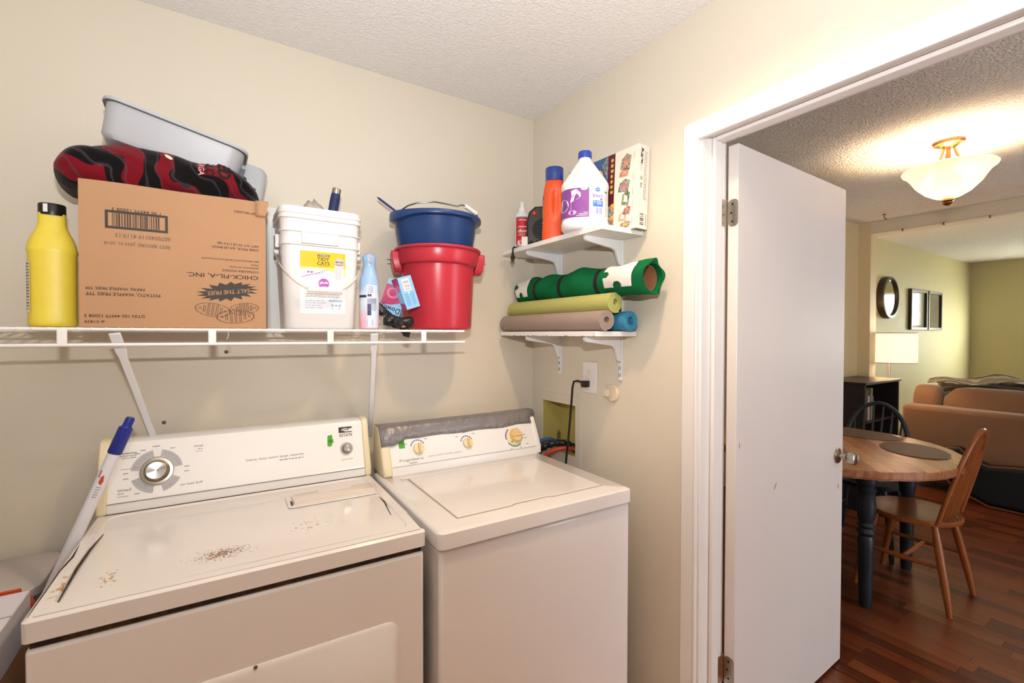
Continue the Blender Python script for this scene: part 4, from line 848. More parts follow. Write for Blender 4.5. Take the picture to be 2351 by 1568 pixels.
# ---------- heater
ht = thing('fan_heater', 'small black fan heater with red lamp behind the orange bottle', 'heater', (-.098, -.205, US), facing(-.098, -.205)+PI/2)
mb = MB(); pr = [(-.062, 0), (.062, 0), (.065, .02), (.065, .12), (.045, .165), (.02, .175), (-.03, .172), (-.055, .150), (-.065, .11), (-.065, .02)]
mb.prism(pr, -.04, .04, lambda u, v, d: (u, d, v)); mb.build('body', M('heater_black', '#1c1b1b', .45), ht, bevel=.008, seg=3)
mb = MB(); mb.disc(lambda u, v, d=0: (u, -.0405-d, v), .005, .075, .046, None, .0006, 0, 28); mb.build('grille_back', MATTEBLACK, ht, smooth=0)
for k in range(11):
    zz = .036+k*.0078; hw = math.sqrt(max(0, .045**2-(zz-.075)**2)); MB().box(.005-hw, .005+hw, -.0435, -.0405, zz-.0014, zz+.0014).build('grille_slat', BLACK, ht, smooth=0)
mb = MB(); mb.lathe([(.010, 0), (.0095, .003), (.005, .006), (.001, .0065)], (-.032, -.0402, .142), 18, X=Matrix.Rotation(R(90), 4, 'X')); mb.build('lamp', M('red_lens', '#c2301e', .15, coat=.5), ht)
mb = MB(); mb.tube([(-.055, -.045, .012), (-.045, -.055, .02), (-.03, -.052, .010), (-.02, -.055, .022), (.0, -.050, .012)], .0045, 8); mb.build('cord', BLACK, ht)
MB().box(-.085, -.060, -.052, -.049, .0, .042).build('cord_tag', M('clear_tag', '#d9d6d0', .3), ht, smooth=0)
pg = thing('power_plug', 'black two pin plug dangling over the front of the upper shelf', 'plug', (-.208, -.150, US))
mb = MB(); mb.tube([(.03, .01, .004), (.004, .004, .005), (-.004, 0, -.006), (-.0045, 0, -.022)], .0035, 8); mb.build('cord', BLACK, pg)
mb = MB(); loft(mb, [(.012, .020, .003, -.050), (.012, .020, .003, -.036), (.009, .012, .003, -.030), (.008, .008, .003, -.018)], 4); 
for v in mb.v: pass
mb.v = [(x-.0045, y, z) for x, y, z in mb.v]; mb.build('plug_body', BLACK, pg)
for y in (-.007, .0045): MB().box(-.006, -.003, y, y+.0025, -.062, -.049).build('prong', BLACK, pg, smooth=0)
# ---------- orange detergent bottle
ob = thing('detergent_bottle', 'orange detergent bottle with translucent blue cap on the upper shelf', 'bottle', (-.118, -.318, US)); fo = facing(-.118, -.318)
ORG = M('orange_plastic', '#ee5a2c', .35, var=(10, .04)); rs = []; n = 48
for z, r_ in [(0, .044), (.004, .049), (.02, .051), (.05, .0505), (.08, .048), (.11, .047), (.14, .047), (.17, .0465), (.19, .046), (.21, .0445), (.225, .042), (.238, .039), (.248, .036), (.255, .034)]:
    ring = []
    for k in range(n):
        a = 2*PI*k/n; d = (a-(fo+.15)+PI) % (2*PI)-PI; c, s_ = math.cos(a-fo), math.sin(a-fo); q = (abs(c)**2.6+abs(s_)**2.6)**(-1/2.6)
        r2 = r_*q*(1-.30*math.exp(-(d/.30)**4-((z-.160)/.046)**4)); x_, y_ = r2*math.cos(a-fo)*.86, r2*math.sin(a-fo)
        ring.append((x_*math.cos(fo)-y_*math.sin(fo), x_*math.sin(fo)+y_*math.cos(fo), z))
    rs.append(ring)
mb = MB(); mb.rings(rs); mb.build('bottle', ORG, ob, smooth=60)
mb = MB(); mb.lathe([(.034, .253), (.036, .254), (.0375, .300), (.036, .306), (.030, .308), (.028, .306)], n=32); mb.build('cap', M('blue_cap_clear', '#2c4fb4', .15, trans=.35, coat=.3), ob)
fm = lambda u, v, d=0: tuple(Matrix.Rotation(fo, 3, 'Z') @ Vector((-.0+.0435*math.cos(u)*.86*1.0, -.0515*1-d, v))) if False else None
lf = cyl_map(0, 0, .0515, .0515, fo, 0); mb = MB(); mb.rect(lf, -1.9, .03, -1.05, .19, -.004, 0, 8); mb.disc(lf, -1.35, .10, .3, .05, -.003, 1, 20); mb.lines(lf, -1.6, -1.1, .04, .09, 4, -.002, 2, .5, 4); mb.build('label', [M('label_violet', '#5a4a9c', .4), M('label_sun', '#f0c63c', .4), WHITE], ob, smooth=0)
mb = MB(); mb.rect(lf, .62, .012, .66, .125, -.0045, 0, 1); mb.build('level_strip', M('strip_mauve', '#a58ab8', .3), ob, smooth=0)
# ---------- bleach jug
bj = thing('bleach_jug', 'white bleach jug with blue cap and purple label on the upper shelf', 'jug', (-.148, -.538, US)); fj = facing(-.148, -.538)
JW = M('jug_white', '#f1f1f3', .3, var=(8, .02)); rs = []; n = 64
for z, r_ in [(0, .066), (.004, .072), (.014, .0775), (.026, .0785), (.032, .0775), (.036, .076), (.150, .076), (.155, .0775), (.166, .079), (.176, .0775), (.186, .073), (.20, .0655), (.22, .0535), (.24, .0425), (.26, .032), (.272, .025), (.280, .0225), (.290, .0215)]:
    ring = []
    for k in range(n):
        a = 2*PI*k/n; d = (a-(fj-.05)+PI) % (2*PI)-PI; c, s_ = math.cos(a-fj), math.sin(a-fj); q = (abs(c)**2.8+abs(s_)**2.8)**(-1/2.8) if z < .22 else 1+(((abs(c)**2.8+abs(s_)**2.8)**(-1/2.8))-1)*max(0, (.28-z)/.06)
        pk = math.exp(-((z-.225)/.032)**4)*(math.exp(-((d-.55)/.28)**2)+math.exp(-((d+.62)/.28)**2))
        r2 = 1.09*r_*q*(1-.20*pk) if z < .255 else r_*q*(1+.09*max(0, (.28-z)/.025)); ring.append((r2*math.cos(a), r2*math.sin(a), z*.95))
    rs.append(ring)
mb = MB(); mb.rings(rs); mb.build('jug', JW, bj, smooth=60)
mb = MB(); mb.lathe([(.0235, .270), (.0245, .272), (.0245, .292), (.0225, .295), (.004, .2955)], n=36); mb.build('cap', M('cap_blue', '#2b49b8', .35), bj)
lf = cyl_map(0, 0, .0762, .0762, fj, 0, 2); 
def lf(u, v, d=0):
    a = fj+u; c, s_ = math.cos(u), math.sin(u); q = (abs(c)**2.8+abs(s_)**2.8)**(-1/2.8); r2 = .0831*q+d; return (r2*math.cos(a), r2*math.sin(a), v*.95)
PURP = M('label_plum', '#7d3f93', .35, var=(30, .25, '#a56bb8')); mb = MB(); LWH = M('label_gloss_white', '#f4f4f6', .3)
mb.rect(lf, -1.5, .038, 1.3, .150, .0004, 1, 30); mb.rect(lf, -1.30, .042, .18, .149, .0009, 0, 20)
mb.poly(lf, [(-.55, .140), (-.35, .145), (-.18, .132), (-.16, .118), (-.30, .108), (-.50, .100), (-.56, .096), (-.58, .10), (-.52, .120)], .0014, 1)
mb.rect(lf, -.56, .062, -.54, .098, .0014, 4, 1); mb.disc(lf, -.50, .060, .17, .009, .0014, 4, 18); mb.disc(lf, -.95, .090, .30, .024, .0016, 1, 24); mb.text(lf, 'ch', -.95, -.72, .084, .015, .002, 3)
mb.disc(lf, -.02, .146, .14, .006, .0014, 1, 16); mb.rect(lf, -.25, .052, .14, .054, .0014, 1, 4); mb.rect(lf, -.05, .058, .14, .0595, .0014, 1, 2); mb.rect(lf, -.35, .047, .14, .0485, .0014, 1, 4)
mb.disc(lf, .52, .141, .105, .0075, .0009, 2, 24); mb.text(lf, 'Great', .45, .60, .142, .005, .0014, 1); mb.text(lf, 'Low Splash', .40, .66, .128, .0045, .0009, 5); mb.text(lf, 'Bleach', .33, .74, .119, .011, .0009, 3)
mb.lines(lf, .32, .55, .104, .112, 3, .0009, 5, .4, 3); mb.rect(lf, .62, .103, .72, .110, .0009, 6); mb.rect(lf, .33, .079, .74, .101, .0009, 2, 4); mb.lines(lf, .48, .7, .086, .099, 4, .0014, 1, .4, 5); mb.disc(lf, .40, .095, .03, .003, .0014, 1, 6)
mb.barcode(lf, .42, .70, .053, .075, 6, .0009, 7, 8); mb.lines(lf, .86, 1.1, .045, .145, 22, .0009, 5, .35, 6); mb.rect(lf, .84, .133, 1.0, .137, .0012, 3, 2)
mb.build('label', [PURP, LWH, M('label_azure', '#3f7fe0', .4), M('label_indigo', '#4b459c', .4), M('label_lilac', '#c4a6d6', .4), GREYINK, M('label_flag', '#b9646c', .4), M('label_lavender', '#8c86d8', .4)], bj, smooth=0, label='purple and white printed label')
# ---------- toy box
tb = thing('toy_box', 'white and blue toy building set carton standing at the end of the upper shelf', 'carton', (-.040, -.53, US), rot=(R(1.2), R(1.5), 0))
x0, x1, y0, y1, h = -.030, .026, -.182, .165, .290
MB().box(x0, x1, y0, y1, 0, h).build('carton', M('toy_carton', '#e6e1dc', .4), tb, bevel=.001)
fm = fXm(x0); mb = MB(); tc_ = ['#b9744c', '#54686b', '#3f6a38', '#b0403c', '#c98b6b', '#7c6a58']
TM = [M('toy_cream', '#ece5da', .4), M('toy_maroon', '#5a1a2a', .4), M('toy_blue', '#34508f', .4, var=(18, .3, '#6fa0c4')), M('toy_gold', '#d8b04a', .4)]+[M('toy_c%d' % i, c, .45, var=(120, .6, '#e8dccf')) for i, c in enumerate(tc_)]+[GREYINK]
# u = -y : left to right as seen
mb.rect(fm, .072, .002, .181, h-.002, .0005, 0); mb.rect(fm, .036, .10, .072, h-.002, .0005, 1); mb.rect(fm, -.189, .002, .036, h-.002, .0005, 2); mb.rect(fm, .036, .002, .072, .10, .0005, 5)
mb.lines(fm, .052, .066, .14, .275, 7, .001, 3, .6, 4); mb.disc(fm, -.01, .225, .022, None, .001, 3, 10); mb.disc(fm, -.01, .225, .015, None, .0014, 2, 12); mb.poly(fm, [(.02, .165), (.036, .18), (.036, .15)], .001, 0); mb.poly(fm, [(.005, .26), (.036, .29), (.036, .20)], .001, 5)
for k in range(7): mb.disc(fm, .066, .015+k*.014, .010, .008, .001, (3, 6, 7)[k % 3], 8)
def toy(u, v, w_, h_, m1, m2, s): 
    mb.poly(fm, [(u-w_, v-h_*.7), (u+w_*.7, v-h_), (u+w_, v+h_*.6), (u+w_*.2, v+h_), (u-w_*.8, v+h_*.5)], .001, m1); mb.poly(fm, [(u-w_*.5, v-h_*.4), (u+w_*.4, v-h_*.5), (u+w_*.5, v+h_*.2), (u-w_*.3, v+h_*.5)], .0015, m2)
toy(.125, .240, .026, .030, 9, 4, 1); toy(.118, .205, .024, .016, 4, 8, 1); toy(.120, .158, .028, .024, 5, 7, 2); toy(.130, .112, .020, .028, 6, 0, 3); toy(.138, .068, .018, .016, 7, 9, 4); toy(.118, .050, .020, .018, 8, 0, 4); toy(.132, .020, .026, .012, 9, 3, 5)
for v in (.255, .18, .13, .085, .03): mb.rect(fm, .162, v-.012, .164, v+.012, .001, 10)
mb.build('front_print', TM, tb, smooth=0)
fe = lambda u, v, d=0: (u, y0-d, v); mb = MB(); rg = random.Random(9)
for k in range(26): u = x0+.012+rg.uniform(0, .010); v = h-.035-rg.uniform(-.02, .035); mb.rect(fe, u, v, u+.004, v+.004, .0006, 0)
mb.lines(fe, .0, .018, .10, .27, 26, .0006, 1, .4, 3); mb.barcode(fe, x0+.018, x0+.036, .015, .055, 8, .0006, 0, 5, vertical=False); mb.rect(fe, .016, .012, .019, .055, .0006, 1); mb.text(fe, 'CE', x0+.014, x0+.022, .150, .016, .0006, 0, rot=1); mb.disc(fe, x0+.018, .175, .005, .006, .0006, 2, 14); mb.disc(fe, x0+.018, .175, .002, .003, .0009, 3, 10)
mb.lines(fe, x0+.012, x0+.018, .2, .225, 4, .0006, 1, .4, 8)
mb.build('end_print', [INK, GREYINK, M('recycle_green', '#7f8f2c', .5), WHITE], tb, smooth=0)
mb = MB(); mb.box(x0+.004, x1-.002, y0-.0008, y0+.05, -.0006, .0006); mb.build('bottom_flap', M('flap_grey', '#7d838f', .5), tb, smooth=0)
# ---------- rolled mats
def spiral_roll(mb, r_out, r_in, turns, th, length, sq=1, n=26, phase=0, mi=0):
    """sheet wound into a spiral, axis along +y from 0 to -length"""
    N = int(turns*n); ri = []; ro = []
    for k in range(N+1):
        a = 2*PI*k/n+phase; r_ = r_in+(r_out-th-r_in)*k/N
        ri.append((r_*math.cos(a), r_*math.sin(a)*sq)); ro.append(((r_+th)*math.cos(a), (r_+th)*math.sin(a)*sq))
    loop = ri+ro[::-1]; m_ = len(loop); vs = [(x, 0, z) for x, z in loop]+[(x, -length, z) for x, z in loop]
    fs = [(i, (i+1) % m_, m_+(i+1) % m_, m_+i) for i in range(m_)]
    for i in range(N): fs.append((i, i+1, m_-2-i, m_-1-i)); fs.append((m_+i, m_+m_-1-i, m_+m_-2-i, m_+i+1))
    mb.add(vs, fs, mi); return mb
def mat_roll(name, lab, col, loc, r_, rin, turns, length, sq=1, phase=0, lift=0):
    t_ = thing(name, lab, 'mat', loc, group=None); mb = MB(); pitch = (r_-rin)/turns
    spiral_roll(mb, r_, rin, turns, pitch*.74, length, sq, phase=phase); 
    mb.build('rolled_sheet', M(name+'_'+col, col, .75, bump=(500, .3), var=(14, .06)), t_, smooth=40); return t_
mat_roll('yoga_mat', 'taupe brown yoga mat rolled up at the front of the lower shelf', '#a08e84', (-.162, -.022, LS+.0375), .0372, .010, 5.2, .648, phase=R(200))
mat_roll('yoga_mat', 'bright blue yoga mat rolled up against the wall on the lower shelf', '#3f93bb', (-.062, -.03, LS+.0372), .0368, .013, 5.0, .655, phase=R(-20))
mat_roll('yoga_mat', 'pale green yoga mat rolled up resting on the taupe and blue mats', '#b5b66c', (-.124, -.026, LS+.1005), .0372, .009, 5.5, .645, phase=R(120))
# ---------- green puzzle roll
gr = thing('puzzle_roll', 'green felt jigsaw roll on a cardboard tube on top of the mats', 'puzzle roll', (-.072, -.030, LS+.183), rot=(R(0.6), 0, R(-1.5)))
FELT = M('green_felt', '#0f6a3c', .95, bump=(400, .5), var=(20, .12), spec=.15); TUBE = M('tube_cardboard', '#a8744e', .85)
mb = MB(); n = 28; L_ = .775
mb.rings([[(r_*math.cos(2*PI*k/n), y, r_*math.sin(2*PI*k/n)) for k in range(n)] for r_, y in ((.045, .006), (.045, -L_+.02), (.0425, -L_+.02), (.0425, .006), (.045, .006))], 0, False, False); mb.build('cardboard_tube', TUBE, gr)
bands = (.16, .335, .555)
rs = []; N = 48; n = 40
def gr_r(q, a):
    y = q*L_; pin = sum(math.exp(-((y-b_)/.022)**2) for b_ in bands); w_ = .004*math.sin(a*2+q*9)*math.sin(q*31)+.0025*math.sin(a*3+q*23)
    top = max(0, math.sin(a))**3*(.013*math.exp(-((y-.225)/.05)**2)+.024*math.exp(-((y-.43)/.05)**2)+.007*math.exp(-((y-.10)/.03)**2)); end = .004*max(0, q-.85)/.15*(1+math.sin(a*5))
    bottom = .0 if math.sin(a) > -.3 else 0
    return .0525+(w_+top)*(1-pin*.9)+end-.001*pin
for k in range(N+1):
    q = k/N; rs.append([(gr_r(q, 2*PI*j/n)*math.cos(2*PI*j/n), -q*L_-(.006*math.sin(2*PI*j/n*4+1)+.012*max(0, math.cos(2*PI*j/n-2.2)) if k == N else 0), gr_r(q, 2*PI*j/n)*math.sin(2*PI*j/n)) for j in range(n)])
inner = [[(.0458*math.cos(2*PI*j/n), -L_*(1 if k else 0)-(.004 if k else 0), .0458*math.sin(2*PI*j/n)) for j in range(n)] for k in (1, 0)]
mb = MB(); mb.rings(rs+inner+[rs[0]], 0, False, False); mb.build('felt', FELT, gr, smooth=60)
for b_ in bands:
    mb = MB(); mb.rings([[((gr_r(b_/L_, 2*PI*j/n)+e_)*math.cos(2*PI*j/n), -b_+o_, (gr_r(b_/L_, 2*PI*j/n)+e_)*math.sin(2*PI*j/n)) for j in range(n)] for o_, e_ in ((.009, -.001), (.009, .002), (-.009, .002), (-.009, -.001))], 0, False, False); mb.build('elastic_band', M('black_elastic', '#17171a', .8), gr)
# puzzle-piece badges: u along the roll, v angle around it
def gmap(u, v, d=0):
    a = v; r_ = max(gr_r(min(1, max(0, u/L_)), a), .0505)+.0015+d; return (r_*math.cos(a), -u, r_*math.sin(a))
FW = M('felt_white', '#e6e2de', .9)
def badge(u0, w_, a_lo, a_hi):
    U = lambda f: u0+f*w_; A = lambda f: a_lo+(a_hi-a_lo)*f
    nu, nv = 14, 18; mb = MB(); pts = {}; fs = []
    inside = lambda f, g: not ((f-.50)**2/.024+(g-.0)**2/.05 < 1 and g < .25) and not ((f-.02)**2/.035+(g-.50)**2/.014 < 1) and not (f < .10 and abs(g-.5) < .06)
    vs = []
    for j in range(nv*2+1):
        for i in range(nu*2+1): vs.append(gmap(U(i/nu/2), A(j/nv/2), .0012))
    W_ = nu*2+1
    for j in range(nv*2):
        for i in range(nu*2):
            if inside((i+.5)/nu/2, (j+.5)/nv/2): fs.append((j*W_+i, j*W_+i+1, (j+1)*W_+i+1, (j+1)*W_+i))
    mb.add(vs, fs); o = mb.build('puzzle_badge', FW, gr, smooth=60, label='white felt jigsaw piece badge'); s_ = o.modifiers.new('s', 'SOLIDIFY'); s_.thickness = .0012; s_.offset = 1
badge(.600, .135, R(208), R(112)); badge(.012, .095, R(208), R(112))

# =====================================================  WALL FITTINGS
op = thing('outlet_plate', 'white duplex power outlet below the lower corner shelf', 'outlet', (0, -.410, 1.241))
MB().box(-.006, 0, -.042, .042, -.064, .064).build('plate', TRIM, op, bevel=.003, seg=3)
for zc in (.021, -.021):
    fm = lambda u, v, d=0: (-.006-d, -u, v+zc); mb = MB(); mb.prism(rrect(.028, .028, .009, 5), 0, .0025, lambda u, v, d: fm(u, v, d)); rc = mb.build('receptacle', TRIM, op)
    mb = MB()
    for u in (-.006, .006): mb.rect(fm, u-.0009, -.001, u+.0009, .007, .0028, 0)
    mb.disc(fm, 0, -.007, .002, None, .0028, 0, 8); mb.build('slots', MATTEBLACK, rc, smooth=0)
wc = thing('washer_power_cord', 'black power cord plugged into the outlet and running down behind the washer', 'cord', (-.009, -.402, 1.216))
mb = MB(); mb.box(-.026, 0, -.014, .014, -.014, .012); mb.build('plug', BLACK, wc, bevel=.004, seg=3)
mb = MB(); mb.tube([(-.016, .010, .004), (-.030, .028, .010), (-.036, .044, .006), (-.036, .052, -.02), (-.036, .058, -.08), (-.034, .075, -.20), (-.034, .095, -.34), (-.034, .10, -.60), (-.034, .10, -1.1)], .0045, 10); mb.build('cord', BLACK, wc, smooth=60)
rd = thing('cable_cover', 'round cream wall plug cover beside the outlet', 'cover', (0, -.537, 1.191))
mb = MB(); mb.lathe([(.034, 0), (.034, .006), (.030, .010), (.004, .011)], n=32, X=Matrix.Rotation(R(-90), 4, 'Y')); mb.build('disc', M('cream_cover', '#e6d8be', .4), rd)
mb = MB(); mb.box(-.028, -.009, -.002, .024, -.014, .014); mb.build('knob_block', M('cream_cover2', '#eadcc4', .4), rd, bevel=.004, seg=3)
# recessed washer box
wb = thing('washer_outlet_box', 'recessed yellowish washer valve box with painted frame in the right wall', 'valve box', (0, -.201, .892))
OCH = M('box_ochre', '#c9b96c', .6, var=(12, .12)); a, b2, c_, d_ = HY0, HY1, HZ0, HZ1
mb = MB(); mb.box(.098, .10, a, b2, c_, d_); mb.box(0.002, .10, a, a+.002, c_, d_); mb.box(.002, .10, b2-.002, b2, c_, d_); mb.box(.002, .10, a, b2, c_, c_+.002); mb.box(.002, .10, a, b2, d_-.002, d_); mb.build('liner', OCH, wb, True, smooth=0)
mb = MB(); mb.box(-.004, 0, -.355, -.061, d_, 1.152); mb.box(-.004, 0, -.355, a, .80, d_); mb.box(-.004, 0, b2, -.061, .80, d_); mb.box(-.004, 0, a, b2, .80, c_); mb.build('frame', WALL, wb, True, bevel=.001)
vx, vy, vz = .055, -.135, .958
mb = MB(); mb.cyl((vx, vy, .895), (vx, vy, vz), .008, n=14); mb.cyl((vx, vy, .905), (vx, vy, .93), .012, n=6); mb.build('valve', CHROME, wb, True)
mb = MB(); mb.tube([(vx-.012, vy-.018, vz+.004), (vx-.006, vy-.009, vz+.008), (vx, vy, vz+.006), (vx+.006, vy+.009, vz+.008), (vx+.012, vy+.018, vz+.004)], [.006, .004, .005, .004, .006], 10); mb.build('valve_handle', CHROME, wb, True)
def corrug(pts, r_, name, m, lab):
    # smooth path then ribs
    P = [Vector(p) for p in pts]; out = []
    for i in range(len(P)-1):
        p0, p1, p2, p3 = P[max(0, i-1)], P[i], P[i+1], P[min(len(P)-1, i+2)]
        for k in range(10):
            t_ = k/10; out.append(.5*((2*p1)+(p2-p0)*t_+(2*p0-5*p1+4*p2-p3)*t_*t_+(3*p1-p0-3*p2+p3)*t_**3))
    out.append(P[-1]); return out
pth = corrug([(.05, -.262, .90), (.03, -.255, .925), (-.02, -.225, .938), (-.07, -.175, .912), (-.095, -.125, .85), (-.095, -.10, .70)], 0, '', None, '')
d_h = thing('drain_hose', 'black corrugated drain hose curving out of the washer valve box', 'hose', (.05, -.262, .90)); mb = MB(); mb.tube(pth, [.0165 if (k % 4) < 2 else .0125 for k in range(len(pth))], 14); mb.build('hose', M('hose_black', '#1b1a1a', .4), d_h, True, smooth=50)
r_h = thing('hot_water_hose', 'red rubber water hose curving out of the washer valve box', 'hose', (.05, -.285, .90)); pth = corrug([(.04, -.290, .90), (.02, -.290, .918), (-.04, -.262, .922), (-.085, -.215, .885), (-.10, -.18, .80), (-.10, -.16, .65)], 0, '', None, ''); MB().tube(pth, .0095, 12).build('hose', M('hose_red', '#b3402f', .45), r_h, True, smooth=60)
b_h = thing('cold_water_hose', 'blue rubber water hose at the washer valve box', 'hose', (.055, -.15, .90)); pth = corrug([(.055, -.15, .90), (.0, -.145, .935), (-.04, -.120, .925), (-.075, -.085, .88), (-.085, -.06, .78), (-.085, -.06, .60)], 0, '', None, ''); MB().tube(pth, .0095, 12).build('hose', M('hose_blue', '#2c5f98', .45), b_h, True, smooth=60)
# old anchor holes in the back wall
for i, (x, z) in enumerate(((-1.432, 1.135), (-1.262, 1.356))):
    o = MB(); o.lathe([(.0045, 0), (.006, .0012), (.003, .0014)], (x, 0, z), 12, X=Matrix.Rotation(R(90), 4, 'X')); ob_ = o.build('wall_anchor', M('anchor_brown', '#6a5a4a', .7)); tag(ob_, 'empty screw anchor in the wall beside the left shelf brace' if i == 0 else 'small filled screw hole in the wall under the cardboard box', 'wall anchor')
# =====================================================  LAUNDRY CLUTTER LEFT OF THE DRYER
mp = thing('mop_handle', 'white cleaning pole with blue end leaning beside the dryer', 'pole', (-1.93, -.31, .0))
a = Vector((-1.929, -.31, .016)); b = Vector((-1.4775, -.30, 1.2015)); d = (b-a)
P_ = lambda q: tuple(a+d*q)
MB().tube([P_(0), P_(.935)], .0135, 16).build('pole', M('pole_white', '#e4e5ee', .3), mp, True)
MB().tube([P_(.925), P_(.927), P_(.978), P_(.979), P_(.982)], [.0138, .0155, .0155, .013, .0105], 16).build('sleeve', M('sleeve_blue', '#1f2f8f', .4), mp, True)
MB().tube([P_(.980), P_(.996), P_(1.0)], [.0102, .0100, .008], 16).build('tip', M('sleeve_blue', '#1f2f8f'), mp, True)
mb = MB(); ax = d.normalized(); sd = Vector((0, -1, 0)); sd = (sd-ax*sd.dot(ax)).normalized(); s2 = ax.cross(sd)
def pm(u, v, dd=0): # v along the pole, u angle
    c = a+ax*v; r_ = .0137+dd; p = c+(sd*math.cos(u)+s2*math.sin(u))*r_; return tuple(p)
LL = d.length
mb.poly(pm, [(-.3, LL*.868), (.2, LL*.864), (.35, LL*.872), (.1, LL*.884), (-.25, LL*.880)], .0004, 0); mb.rect(pm, -.7, LL*.878, -.5, LL*.892, .0004, 0); mb.lines(pm, -.3, .5, LL*.838, LL*.862, 5, .0004, 1, .35, 4); mb.build('print', [M('print_red', '#c0503f', .5), GREYINK], mp, True, smooth=0)
SHEER = M('frosted_plastic', '#cbbfb8', .35, trans=.35, alpha=1)
pb = thing('storage_bin', 'frosted plastic storage bin in the corner beyond the dryer', 'bin', (-1.93, -.155, .452))
mb = MB(); loft(mb, [(.46, .20, .03, 0), (.51, .235, .04, .325)], 6, cap1=False)
o = mb.build('bin', SHEER, pb); s_ = o.modifiers.new('s', 'SOLIDIFY'); s_.thickness = .003
mb = MB(); loft(mb, [(.52, .24, .04, .322), (.54, .255, .045, .326), (.54, .255, .045, .345), (.52, .24, .04, .350)], 6); mb.build('lid', M('frosted_lid', '#cfc6c2', .4, trans=.15), pb)
pc = thing('packing_carton', 'plain cardboard carton under the frosted storage bin', 'carton', (-1.93, -.155, 0)); MB().box(-.26, .26, -.125, .125, 0, .45).build('carton', CARD, pc, bevel=.002); MB().box(-.26, .26, -.03, .03, .4501, .451).build('tape', M('packing_tape', '#c9a978', .3), pc, smooth=0)
bc2 = thing('brown_carton', 'brown cardboard carton standing on the floor beside the dryer', 'carton', (-1.85, -.50, 0)); MB().box(-.212, .212, -.165, .160, 0, .768).build('carton', CARD, bc2, bevel=.002); MB().box(-.212, .212, -.025, .025, .7681, .7685).build('tape', M('packing_tape', '#c9a978'), bc2, smooth=0)
wc2 = thing('white_carton', 'white carton lying on the brown carton beside the dryer', 'carton', (-1.84, -.54, .769)); MB().box(-.20, .205, -.12, .11, 0, .092).build('carton', M('white_card', '#d6d4dc', .6), wc2, bevel=.002); MB().box(-.20, .205, -.005, .0, .0922, .0924).build('lid_seam', GREYINK, wc2, smooth=0)
oc = thing('orange_pouch', 'orange plastic pouch between the white carton and the storage bin', 'pouch', (-1.685, -.382, .769)); mb = MB(); loft(mb, [(.090, .050, .02, 0), (.095, .060, .02, .025), (.075, .045, .018, .058), (.050, .012, .005, .070), (.046, .008, .003, .080)], 6); mb.build('pouch', M('orange_deep', '#c8481f', .4), oc)
MB().disc(lambda u, v, d=0: (u, -.026-d, v), .02, .03, .012, None, .004).build('print', NAVY, oc, smooth=0)
# =====================================================  CEILING LIGHT (above the frame)
cl = thing('recessed_light', 'round recessed ceiling downlight of the laundry room', 'ceiling light', (-.55, -1.13, ZC))
MB().lathe([(.062, .0), (.062, -.003), (.082, -.004), (.088, -.001), (.088, .0)], n=40, cap0=False, cap1=False).build('trim_ring', TRIM, cl)
MB().lathe([(.062, -.0005), (.058, -.0015), (.004, -.002)], n=32, cap0=False).build('lens', M('lit_lens', '#ffffff', .4, emis=('#ffc48a', 6)), cl)
sp_ = light('downlight_bulb', 'SPOT', (0, 0, 0), 46, (1, .70, .42), .055); sp_.data.spot_size = R(140); sp_.data.spot_blend = .7; sp_.parent = cl; sp_.location = (0, 0, -.012)
# =====================================================  DINING ROOM
# ---------- ceiling light
def alabaster():
    m = bpy.data.materials.new('alabaster_glass'); m.use_nodes = True; nt = m.node_tree; nt.nodes.clear()
    out = nt.nodes.new('ShaderNodeOutputMaterial'); tr = nt.nodes.new('ShaderNodeBsdfTranslucent'); df = nt.nodes.new('ShaderNodeBsdfPrincipled'); mx = nt.nodes.new('ShaderNodeMixShader')
    tc = nt.nodes.new('ShaderNodeTexCoord'); n = nt.nodes.new('ShaderNodeTexNoise'); n.inputs['Scale'].default_value = 7; n.inputs['Distortion'].default_value = 1.5; rp = nt.nodes.new('ShaderNodeValToRGB')
    rp.color_ramp.elements[0].color = lin('#f8e2bd'); rp.color_ramp.elements[1].color = lin('#fff8ec'); nt.links.new(tc.outputs['Object'], n.inputs['Vector']); nt.links.new(n.outputs[0], rp.inputs[0])
    nt.links.new(rp.outputs[0], tr.inputs[0]); nt.links.new(rp.outputs[0], df.inputs['Base Color']); df.inputs['Roughness'].default_value = .3
    mx.inputs[0].default_value = .35; nt.links.new(tr.outputs[0], mx.inputs[1]); nt.links.new(df.outputs[0], mx.inputs[2]); nt.links.new(mx.outputs[0], out.inputs[0]); return m
CLX, CLY = 1.983, -.997
pl_ = thing('pendant_light', 'bronze semi flush ceiling light with glowing alabaster glass bowl', 'ceiling light', (CLX, CLY, ZC))
BRZ = M('bronze', '#8a6a45', .35, metal=.9)
MB().lathe([(.066, 0), (.068, -.006), (.062, -.016), (.045, -.020), (.035, -.030), (.012, -.034)], n=32).build('canopy', BRZ, pl_)
for k in range(3):
    a = R(25+120*k); MB().tube([(.022*math.cos(a), .022*math.sin(a), -.025), (.03*math.cos(a), .03*math.sin(a), -.06), (.05*math.cos(a), .05*math.sin(a), -.11), (.075*math.cos(a), .075*math.sin(a), -.165)], .0065, 8).build('arm', BRZ, pl_)
MB().cyl((0, 0, -.03), (0, 0, -.30), .009).build('stem', BRZ, pl_)
mb = MB(); mb.lathe([(r_*.755, z_) for r_, z_ in [(.250, -.140), (.255, -.144), (.250, -.152), (.225, -.166), (.205, -.188), (.175, -.226), (.125, -.267), (.07, -.293), (.012, -.302), (.012, -.298), (.068, -.289), (.122, -.263), (.171, -.222), (.200, -.184), (.220, -.162), (.246, -.146)]], n=48, cap0=False, cap1=False)
mb.build('glass_bowl', alabaster(), pl_)
